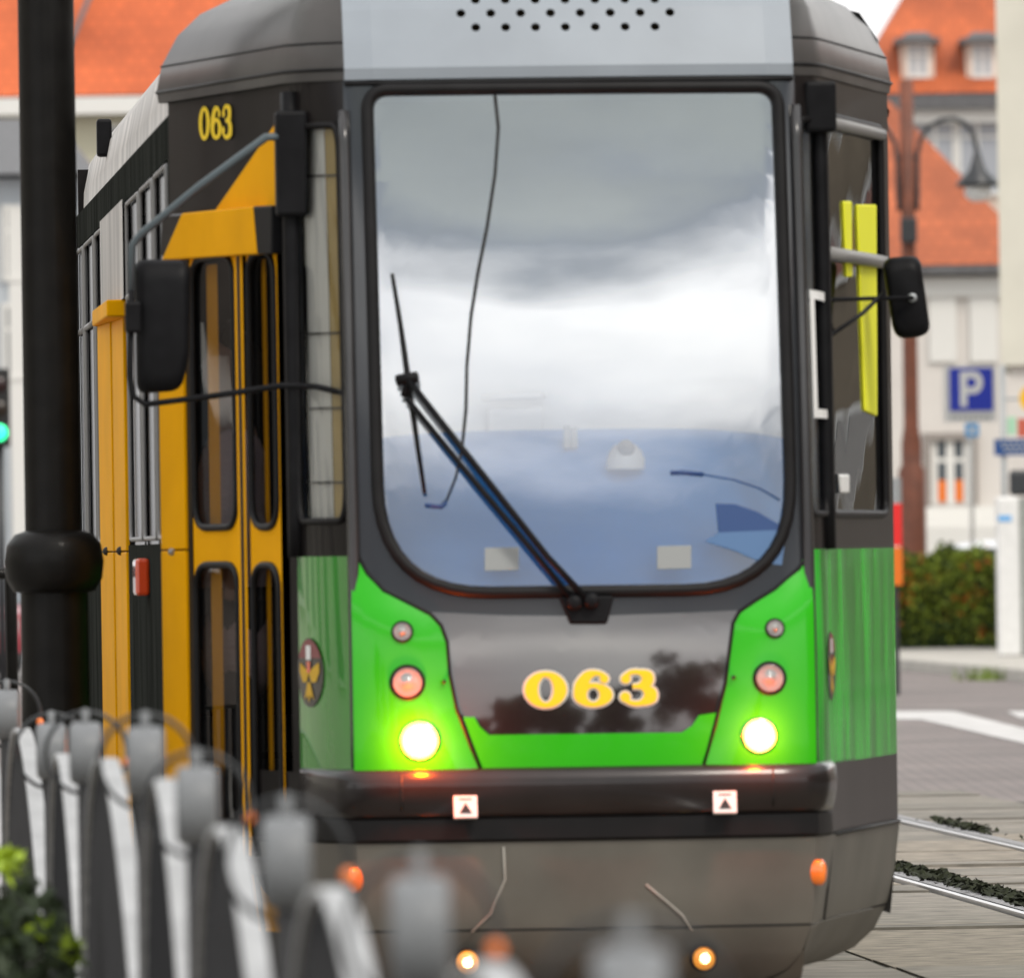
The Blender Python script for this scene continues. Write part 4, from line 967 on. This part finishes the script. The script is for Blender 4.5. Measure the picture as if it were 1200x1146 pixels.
mb.face([e0, e1, apex, apexL]); mb.face([e1, e2, apex]); mb.face([e2, e3, apexL, apex]); mb.face([e3, e0, apexL]); mb.build('roof', M['tiles2'], Bh)
MB().box(xL-.3, bx(1230), -.42, -.1, zE-.14, zE-.02).build('gutter', M['slate'], Bh)
MB().box(xL, xR, -.12, -.002, zE-.5, zE-.2).build('cornice', M['trim'], Bh)
for px in (1112, 1160): MB().box(bx(px-20), bx(px+13), -.06, -.001, bz(px, 425), bz(px, 345)).build('wall_panel', M['trim'], Bh, bevel=.02)
# doorway with orange lower panes and steps
dz0, dz1 = bz(1115, 592), bz(1115, 516)
f = MB(); xa, xb = bx(1092), bx(1138)
f.box(xa-.12, xa, -.14, .02, dz0, dz1+.12); f.box(xb, xb+.12, -.14, .02, dz0, dz1+.12); f.box(xa, xb, -.14, .02, dz1, dz1+.12)
dr = f.build('door', mat('brown grey door casing', (.26, .23, .21), .7), Bh)
f = MB(); nx = xb-xa
for (q0, q1) in ((0, .17), (.4, .6), (.83, 1)): f.box(xa+nx*q0, xa+nx*q1, -.06, .01, dz0, dz1)
f.box(xa+nx*.17, xa+nx*.4, -.05, .01, dz1-.35, dz1-.28); f.box(xa+nx*.6, xa+nx*.83, -.05, .01, dz1-.35, dz1-.28); f.build('door_leaf', M['trim'], dr)
ogn = mat('orange door panel', (.75, .17, .01), .5)
for (q0, q1) in ((.17, .4), (.6, .83)):
    MB().box(xa+nx*q0, xa+nx*q1, -.04, .01, dz0+.4, dz1).build('pane', M['pane'], dr)
    MB().box(xa+nx*q0+.01, xa+nx*q1-.01, -.05, .01, dz0+.06, dz0+.4).build('door_panel', ogn, dr)
mb = MB()
for k in range(3): mb.box(xa-.5-.1*k, xb+.5+.1*k, -.5-.35*k, 0, 0, max(.1, dz0-.02-.16*k))
mb.build('steps', M['trim'], Bh)
# A: tall pink house with dormers (D = 214)
D2 = 214.0; Ah = empty('house', (at(1100, HOR, D2).x, D2, 0), 'tall pale pink house with two dormers in its orange roof', 'building'); ox = Ah.location.x
zE2 = bz(1110, 110, D2); xL2, xR2 = bx(1012, 110, D2), bx(1330, 110, D2)
MB().box(xL2, xR2, 0, 14, 0, zE2-.02).build('wall', M['pink'], Ah)
zr = bz(1100, -130, D2); mb = MB()
mb.face([(xL2-.3, -.4, zE2), (xR2, -.4, zE2), (xR2, 6.5, zr), (xL2+2.0, 6.5, zr)]); mb.face([(xL2-.3, -.4, zE2), (xL2+2.0, 6.5, zr), (xL2-.3, 14, zE2)]); mb.face([(xL2-.3, 14, zE2), (xL2+2.0, 6.5, zr), (xR2, 6.5, zr), (xR2, 14, zE2)])
mb.build('roof', M['tiles'], Ah)
MB().box(xL2-.35, xR2, -.5, .0, zE2-.3, zE2-.03).build('cornice', M['slate'], Ah); MB().box(xL2-.2, xR2, -.3, -.002, zE2-.55, zE2-.302).build('cornice', M['trim'], Ah)
for px in (1076, 1152):
    w_ = 46/F*D2/2; cx = bx(px, 75, D2); z0, z1 = bz(px, 97, D2), bz(px, 51, D2)
    d_ = MB().box(cx-w_/2*1.7, cx+w_/2*1.7, .15, 5, z0-.2, z1).build('dormer', M['pink'], Ah)
    mb = MB(); mb.face([(cx-w_*1.12, -.1, z1), (cx+w_*1.12, -.1, z1), (cx+w_*.5, .3, z1+.22), (cx-w_*.5, .3, z1+.22)]); mb.box(cx-w_*1.12, cx+w_*1.12, -.12, 5, z1, z1+.1); mb.build('dormer_roof', M['slate'], d_)
    bwin(d_, cx, .15, (z0+z1)/2+.05, w_*.75, (z1-z0)*.72, 2, pane=M['pane_light'])
for px, py in ((1146, 178), (1096, 178)): bwin(Ah, bx(px, py, D2), 0, bz(px, py, D2), .8, 1.5, 2, pane=M['pane_light'])
# C: cream house whose corner closes the picture on the right
D3 = 150.0; Ch = empty('house', (at(1185, HOR, D3).x, D3, 0), 'cream house wall corner rising along the right edge', 'building'); ox = Ch.location.x
xa = bx(1171, 300, D3)
def wedge(g, z0, z1, nm, m_):
    pl_ = [(xa-g, -g), (xa+9, -g), (xa+9.4, 9), (xa+.48-g, 9)]; mb = MB()
    mb.face([(x, y, z1) for x, y in pl_]); mb.face([(x, y, z0) for x, y in pl_])
    for k in range(4): a_, b_ = pl_[k], pl_[(k+1) % 4]; mb.face([(*a_, z0), (*b_, z0), (*b_, z1), (*a_, z1)])
    return mb.build(nm, m_, Ch)
wedge(0, bz(1190, 428, D3), 9.5, 'wall', M['cream']); wedge(-.12, .1, bz(1190, 428, D3), 'plinth', M['whitewall']); wedge(.15, 9.5, 9.7, 'eaves', M['trim'])
mb = MB(); mb.face([(xa-.2, -.2, 9.7), (xa+9.2, -.2, 9.7), (xa+4.8, 4.5, 13)]); mb.face([(xa-.2, -.2, 9.7), (xa+4.8, 4.5, 13), (xa+.3, 9.2, 9.7)]); mb.face([(xa+9.2, -.2, 9.7), (xa+9.6, 9.2, 9.7), (xa+4.8, 4.5, 13)]); mb.face([(xa+.3, 9.2, 9.7), (xa+9.6, 9.2, 9.7), (xa+4.8, 4.5, 13)]); mb.build('roof', M['tiles'], Ch)
# street lamp, rust brown
D4 = 166.0; sb = at(1070, HOR, D4); sl = empty('street_lamp', (sb.x, D4, .15), 'rust brown street lamp with two curved arms behind the hedge', 'street lamp'); ox = sb.x
def lz(px, py): return at(px, py, D4).z-.15
k_ = D4/F
MB().lathe([(16*k_, 0), (16*k_, lz(1068, 552)), (12*k_, lz(1068, 545)), (12*k_, lz(1066, 520)), (9*k_, lz(1062, 500)), (8.5*k_, lz(1060, 300)), (8*k_, lz(1052, 95)), (.001, lz(1052, 92))], 18).build('pole', M['rust'], sl, True)
for s_, px0, pxe in ((1, 1071, 1142), (-1, 1049, 965)):
    pts = [(1071, 247), (1071, 240), (1072, 182), (1075, 165), (1085, 149), (1100, 141), (1115, 139), (1129, 145), (1138, 157), (1142, 178)]
    P_ = [Vector(((p[0]-1060)*k_*s_, 0, lz(*p))) for p in pts]
    ar = MB().tube(P_, .035, 8).build('arm', M['lampgrey'], sl, True)
    for py in (186, 240): MB().tube([(0, 0, lz(1060, py)), ((1072-1060)*k_*s_, 0, lz(1060, py))], .03, 6).build('arm_bracket', M['lampgrey'], ar)
    cx = (1142-1060)*k_*s_; m_ = Matrix.Translation((cx, 0, 0))
    MB().lathe([(.02, lz(1142, 172)), (.05, lz(1142, 180)), (.13, lz(1142, 200)), (.3, lz(1142, 214)), (.31, lz(1142, 219)), (.28, lz(1142, 218))], 20, m_).build('lamp_shade', M['lampgrey'], ar, True)
    MB().lathe([(.19, lz(1142, 219)), (.19, lz(1142, 229)), (.1, lz(1142, 236)), (.001, lz(1142, 237))], 18, m_).build('lamp_globe', M['white'], ar, True)
MB().box(-.12, .12, -.2, -.08, lz(1055, 285), lz(1055, 256)).build('junction_box', M['lampgrey'], sl, bevel=.02)
# parking sign
D5 = 162.0; k_ = D5/F; c = at(1137, 457, D5); ps = empty('parking_sign', (c.x, D5, .15), 'blue and white parking sign with a letter P', 'sign')
def so(px, py): q = at(px, py, D5); return q.x-c.x, q.z-.15
x0, z0 = so(1106, 495); x1, z1 = so(1167, 428)
MB().box(x0, x1, -.03, 0, z0, z1).build('backboard', mat('white sign board', (.66, .66, .65), .5), ps)
xa, za = so(1113, 482); xb, zb = so(1163, 431); MB().box(xa, xb, -.045, -.03, za, zb).build('plate', M['signblue'], ps)
mb = MB(); W, H = xb-xa, zb-za
def q(u, v): return (xa+W*u, -.049, za+H*v)
mb.face([q(.24, .1), q(.4, .1), q(.4, .92), q(.24, .92)])
ou = [(.4, .92), (.55, .92)] + [(.57+.2*math.cos(t), .66+.26*math.sin(t)) for t in [math.pi/2-math.pi*i/14 for i in range(15)]] + [(.4, .4)]
iu = [(.4, .77), (.52, .77)] + [(.53+.09*math.cos(t), .66+.11*math.sin(t)) for t in [math.pi/2-math.pi*i/14 for i in range(15)]] + [(.4, .55)]
mb.grid([[q(*p) for p in ou], [q(*p) for p in iu]]); mb.build('letter', M['white'], ps)
mb = MB()
for k in range(8):
    xx, zz = so(1114+k*6.1, 489.5); mb.face([(xx, -.034, zz-.025), (xx+.05, -.034, zz-.025), (xx+.05, -.034, zz+.025), (xx, -.034, zz+.025)])
mb.build('small_print', M['galv'], ps)
xa, za = so(1131, 512); xb, zb = so(1147, 496); sm = MB().box(xa, xb, -.04, 0, za, zb).build('small_plate', M['signcyan'], ps); mb = MB(); mb.face([(xa+.06, -.044, za+.05), (xb-.06, -.044, za+.05), (xb-.06, -.044, zb-.06), (xa+.06, -.044, zb-.06)]); mb.build('plate_mark', M['white'], sm)
MB().tube([(0, .04, 0), (0, .04, z1)], .03, 8).build('post', M['trim'], ps, True)
# sign pole with yellow sign and blue street plate
D6 = 146.0; c = at(1178, HOR, D6); sg = empty('sign_post', (c.x, D6, .15), 'thin grey post carrying a dark blue name plate and a yellow sign', 'sign post')
def so(px, py): q_ = at(px, py, D6); return q_.x-c.x, q_.z-.15
MB().tube([(0, 0, 0), (0, 0, so(1175, 428)[1])], .035, 8).build('post', M['galv'], sg, True)
x0, z0 = so(1165, 534); x1, z1 = so(1222, 514); pt = MB().box(x0, x1, -.07, -.04, z0, z1).build('name_plate', M['signblue2'], sg)
mb = MB()
for r_ in range(3):
    zz = z1-(z1-z0)*(.24+.26*r_); a0 = .12+.05*r_
    for k in range(6): mb.face([(x0+(x1-x0)*(a0+.12*k), -.074, zz-.015), (x0+(x1-x0)*(a0+.12*k+.08), -.074, zz-.015), (x0+(x1-x0)*(a0+.12*k+.08), -.074, zz+.015), (x0+(x1-x0)*(a0+.12*k), -.074, zz+.015)])
mb.build('plate_lettering', M['galv'], pt)
xc, zc = so(1212, 467); yl = MB().lathe([(.0001, .02), (.19, .02), (.19, -.01), (.0001, -.01)], 24, Matrix.Translation((xc, -.06, zc)), 'Y').build('yellow_disc', mat('yellow sign face', (.8, .45, .01), .5), sg)
MB().tube([(0, 0, zc), (xc, -.04, zc)], .02, 6).build('sign_arm', M['galv'], sg)
xg, zg = so(1186, 498); MB().box(xg-.06, xg+.05, -.05, .0, zg-.12, zg+.1).build('sticker', mat('pale green sticker', (.35, .6, .42), .6), sg)
xg, zg = so(1198, 500); MB().box(xg-.06, xg+.08, -.05, .0, zg-.13, zg+.1).build('sticker', mat('red brown sticker', (.5, .1, .06), .6), sg)
# white parking meter cabinet
D7 = 144.0; c = at(1185, HOR, D7); pk = empty('ticket_machine', (c.x, D7, .15), 'slim white cabinet standing at the end of the hedge', 'cabinet')
def so(px, py): q_ = at(px, py, D7); return q_.x-c.x, q_.z-.15
xa, xb = so(1167, 600)[0], so(1194, 600)[0]; zt = so(1180, 582)[1]
MB().box(xa, xb, -.14, .2, 0, zt).build('cabinet', mat('white cabinet paint', (.72, .72, .71), .45, noise=.05), pk, bevel=.04)
MB().box(xb+.005, xb+.3, .0, .24, 0, zt-.02).build('side_cabinet', mat('grey green cabinet', (.32, .34, .32), .5, noise=.1), pk, bevel=.03)
xg, zg = so(1177, 607); MB().box(xg-.08, xg+.08, -.148, -.139, zg-.04, zg+.03).build('blue_label', M['signcyan'], pk)
xg, zg = so(1192, 563); MB().box(xg-.1, xg+.25, -.06, .1, zt+.01, zg+.13).build('dark_cap', M['lampgrey'], pk, bevel=.05)
# warning light post by the tram edge (red above orange)
D8 = 120.0; c = at(1049, HOR, D8); wpst = empty('marker_post', (c.x, D8, 0), 'red and orange marker post showing beside the tram edge', 'marker post')
for (pa, pb, mm, nm) in ((560, 590, M['galv'], 'white_band'), (590, 640, mat('red marker', (.75, .02, .02), .5), 'red_band'), (641, 686, ogn, 'orange_band'), (687, 820, M['lampgrey'], 'stem')):
    z1, z0 = at(1050, pa, D8).z, max(0, at(1050, pb, D8).z)
    r_ = .075 if nm != 'stem' else .03; MB().lathe([(.0001, z0+.004), (r_, z0+.004), (r_, z1), (.0001, z1)], 16).build(nm, mm, wpst)
# cars
def car(name, loc_, col, label, rz, scale=1):
    e = empty(name, loc_, label, 'car', rz=rz)
    prof = [(-2.05, .35), (-2.1, .6), (-2.02, .85), (-1.35, .93), (-.75, 1.38), (-.1, 1.46), (.75, 1.42), (1.45, 1.02), (2.0, .95), (2.08, .6), (2.02, .35)]
    mb = MB(); rows = []
    for (yy, k) in ((-.84, 0), (-.8, 1), (-.62, 2), (.62, 2), (.8, 1), (.84, 0)):
        rows.append([Vector((x, yy, min(z, .93) if k == 0 else (z if k == 2 else (z if z < 1 else 1+(z-1)*.75)))) for x, z in prof])
    mb.grid(rows); mb.face([r for r in rows[0]]); mb.face([r for r in rows[-1]])
    b = mb.build('body', mat('car paint '+label[:12], col, .3, coat=1), e, auto=R(35))
    for s_ in (-1, 1):
        mb = MB(); mb.face([(x, s_*.835, z) for x, z in ((-1.15, .96), (-.7, 1.28), (-.1, 1.35), (.65, 1.32), (1.2, 1.0))]); mb.build('side_window', M['pane'], e)
    mb = MB(); mb.face([(-1.33, -.6, .96), (-1.33, .6, .96), (-.78, .58, 1.37), (-.78, -.58, 1.37)]); o = mb.build('windscreen', M['pane'], e); o.location = (-.02, 0, .012)
    for x in (-1.3, 1.3):
        for s_ in (-1, 1):
            wl = MB().lathe([(.18, .09), (.3, .1), (.32, .06), (.32, -.06), (.3, -.1)], 20, Matrix.Translation((x, s_*.78, .32)), 'Y').build('wheel', M['rubber'], e, True)
            MB().lathe([(.0001, .1), (.19, .095), (.19, -.095), (.0001, -.1)], 16, Matrix.Translation((x, s_*.785, .32)), 'Y').build('rim', M['galv'], wl, True)
    for s_ in (-1, 1): MB().box(-2.1, -2.0, s_*.6-.17, s_*.6+.17, .62, .78).build('headlight', M['lens'], e, bevel=.02)
    return e
c = at(1150, HOR, 172); car('parked_car', (c.x+.15, 172, .15), (.7, .72, .74), 'white car parked behind the hedge', 0)
c = at(28, HOR, 150); car('parked_car', (c.x, 150, 0), (.3, .035, .05), 'dark red car far down the street left of the lamp post', R(70))

# ================================================================== LEFT BACKGROUND
D9 = 196.0; Lh = empty('house', (at(100, HOR, D9).x, D9, 0), 'pale yellow house with bright orange roof at upper left', 'building'); ox = Lh.location.x
zE = at(120, 113, D9).z; xL, xR = bx(-420, 113, D9), bx(420, 113, D9)
MB().box(xL, xR, 0, 12, 0, zE-.3).build('wall', M['yellowwall'], Lh)
mb = MB(); zr = zE+5.2; mb.face([(xL-.3, -.5, zE), (xR+.3, -.5, zE), (xR-1, 6.5, zr), (xL+1, 6.5, zr)]); mb.face([(xL-.3, 13, zE), (xR+.3, 13, zE), (xR-1, 6.5, zr), (xL+1, 6.5, zr)]); mb.face([(xR+.3, -.5, zE), (xR+.3, 13, zE), (xR-1, 6.5, zr)]); mb.face([(xL-.3, -.5, zE), (xL-.3, 13, zE), (xL+1, 6.5, zr)]); mb.build('roof', M['tiles3'], Lh)
MB().box(xL-.35, xR+.35, -.6, .0, zE-.32, zE-.03).build('gutter', M['trim'], Lh)
p0, p1 = at(82, 95, D9), at(120, -5, D9+3)
MB().tube([(bx(82, 95, D9), .25, zE+.9), (bx(118, 5, D9), 2.3, zE+2.42)], .05, 6).build('lightning_rod', M['slate'], Lh)
MB().box(bx(112, 5, D9), bx(124, 5, D9), 2.0, 2.6, zE+2.0, zE+2.75).build('roof_hatch', M['slate'], Lh)
for px in (-150, -20, 160, 290): bwin(Lh, bx(px, 190, D9), 0, at(px, 210, D9).z, .9, 1.7, 2)
D10 = 172.0; Mh = empty('house', (at(40, HOR, D10).x, D10, 0), 'pale blue grey house left of the lamp post', 'building'); ox = Mh.location.x
zE = at(30, 205, D10).z; xL, xR = bx(-500, 205, D10), bx(98, 205, D10)
MB().box(xL, xR, 0, 9, 0, zE-.05).build('wall', M['bluewall'], Mh)
mb = MB(); mb.face([(xL, -.4, zE), (xR+.15, -.4, zE), (xR-.6, 4.5, zE+1.0), (xL, 4.5, zE+1.0)]); mb.face([(xR+.15, -.4, zE), (xR+.15, 9.3, zE), (xR-.6, 4.5, zE+1.0)]); mb.face([(xL, 9.3, zE), (xR+.15, 9.3, zE), (xR-.6, 4.5, zE+1), (xL, 4.5, zE+1)]); mb.build('roof', M['slate'], Mh)
MB().box(bx(10, 300, D10), bx(30, 300, D10), -.06, -.002, .5, zE-.5).build('pilaster', M['trim'], Mh)
MB().box(bx(96.5, 300, D10), bx(110, 300, D10), -.08, 2, .3, zE-.9).build('white_wing', M['trim'], Mh)
for py in (285, 400): bwin(Mh, bx(30, py, D10), 0, at(30, py, D10).z, .55, 1.0, 2); bwin(Mh, bx(-30, py, D10), 0, at(-30, py, D10).z, .55, 1.0, 2)
# traffic light with green lens
D11 = 130.0; c = at(1, HOR, D11); tl = empty('traffic_light', (c.x, D11, 0), 'traffic light showing green at the left edge', 'traffic light')
zc = at(5, 507, D11).z
MB().box(-.12, .12, 0, .2, zc-.16, zc+.72).build('housing', M['black'], tl, bevel=.02); MB().tube([(0, .1, 0), (0, .1, zc-.16)], .05, 8).build('post', M['lampgrey'], tl, True)
for k, mm in enumerate((mat('lit green lens', (.05, .9, .4), .4, emit=(.02, 1, .35), estr=1.6), mat('dark amber lens', (.02, .012, .006), .3), mat('dark red lens', (.02, .005, .005), .3))):
    MB().lathe([(.095, 0), (.07, .02), (.0001, .03)], 18, Matrix.Translation((0, -.005, zc+.27*k)), 'Y').build('lens', mm, tl, True)
# low dark handrail far left
hr = empty('handrail', (at(2, HOR, 60).x, 60, 0), 'dark metal handrail end at the left edge', 'handrail')
zz = at(2, 672, 60).z; MB().tube([(-2, 0, zz), (.02, 0, zz), (.045, 0, zz-.03), (.045, 0, 0)], .03, 8).build('rail', M['cast'], hr, True); MB().tube([(-1.2, 0, 0), (-1.2, 0, zz)], .025, 8).build('upright', M['cast'], hr, True)

# ================================================================== BEHIND AND BESIDE THE CAMERA: seen only as reflections
tl_a = mat('tree leaves', (.05, .08, .018), .7, noise=.4, nscale=.8); tl_b = mat('tree leaves dark', (.025, .045, .012), .7, noise=.4, nscale=.8); bark = mat('bark', (.07, .055, .04), .9, noise=.3)
def tree(x, y, h, label):
    e = empty('tree', (x, y, 0), label, 'tree', 'street trees behind the viewpoint'); r_ = random.Random(int(x*13+y))
    mb = MB(); mb.tube([(0, 0, 0), (.1, 0, h*.3), (0, .1, h*.6)], [.22, .17, .08], 8)
    for k in range(5): a = k*1.3; mb.tube([(.05, 0, h*(.28+.05*k)), (math.cos(a)*h*.2, math.sin(a)*h*.2, h*(.5+.06*k))], [.08, .03], 6)
    mb.build('trunk', bark, e, True)
    for m_ in (tl_a, tl_b):
        mb = MB()
        for k in range(14):
            a, b = r_.uniform(0, 6.28), r_.random(); cc = Vector((math.cos(a)*h*.26*b**.5, math.sin(a)*h*.26*b**.5, h*r_.uniform(.38, .93)))
            leaves(mb, cc, (h*.13, h*.13, h*.1), 130, .34, r_)
        mb.build('crown', m_, e)
    return e
for i, (x, y, h) in enumerate(((-19, -38, 11), (-12, -44, 8.5), (-6, -40, 6), (0, -46, 5), (4, -42, 7.5), (8, -39, 7), (14, -44, 9), (21, -40, 12), (-25, -30, 12))):
    tree(x, y, h, 'broad leafy street tree behind the viewpoint')
wl_ = empty('hedge', (0, -36, 0), 'dark hedge across the street behind the viewpoint', 'hedge')
for m_ in (tl_a, tl_b):
    mb = MB()
    for k in range(2600): leaves(mb, Vector((rng.uniform(-30, 30), rng.uniform(-.5, .5), rng.uniform(0, 2.6+.5*math.sin(k)))), (.2, .2, .2), 1, .3, rng)
    mb.build('foliage', m_, wl_)
def row_house(x0, x1, y0, y1, h, m_, label, side):
    e = empty('house', ((x0+x1)/2, y0, 0), label, 'building'); cx = (x0+x1)/2
    MB().box(x0-cx, x1-cx, 0, y1-y0, 0, h).build('wall', m_, e)
    mb = MB(); w_ = x1-x0; mb.face([(x0-cx-.4, -.3, h), (x0-cx-.4, y1-y0+.3, h), (0, y1-y0+.3, h+3.4), (0, -.3, h+3.4)]); mb.face([(x1-cx+.4, -.3, h), (x1-cx+.4, y1-y0+.3, h), (0, y1-y0+.3, h+3.4), (0, -.3, h+3.4)]); mb.build('roof', M['tiles2'], e)
    xx = (x1-cx) if side < 0 else (x0-cx); n = int((y1-y0)/3)
    for k in range(n):
        for z in (1.6, 4.8, 8.0):
            if z+1 > h: continue
            yy = 1.5+k*3; o = MB().box(xx-.06, xx+.06, yy-.65, yy+.65, z-.1, z+1.7).build('window', M['trim'], e)
            MB().box(xx-.08, xx+.08, yy-.52, yy+.52, z, z+1.6).build('pane', M['pane'], o)
    return e
row_house(-30, -20, 30, 62, 9, M['cream'], 'long cream house beside the street, outside the frame on the left', -1)
row_house(-34, -24, 64, 110, 8, mat('grey brown render', (.12, .1, .085), .85, noise=.6, nscale=.8), 'long grey brown house beside the street, outside the frame on the left', -1)
row_house(22, 32, 20, 58, 10, mat('sand render', (.24, .19, .13), .85, noise=.3, nscale=.6), 'long sand coloured house outside the frame on the right', 1)
row_house(28, 38, 106, 172, 10, mat('dark sand render', (.2, .16, .11), .85, noise=.35, nscale=.5), 'long dark sand house outside the frame on the far right', 1)
row_house(27, 37, 62, 104, 9, mat('brown render', (.26, .2, .14), .85, noise=.35, nscale=.5), 'long cream house outside the frame on the right', 1)
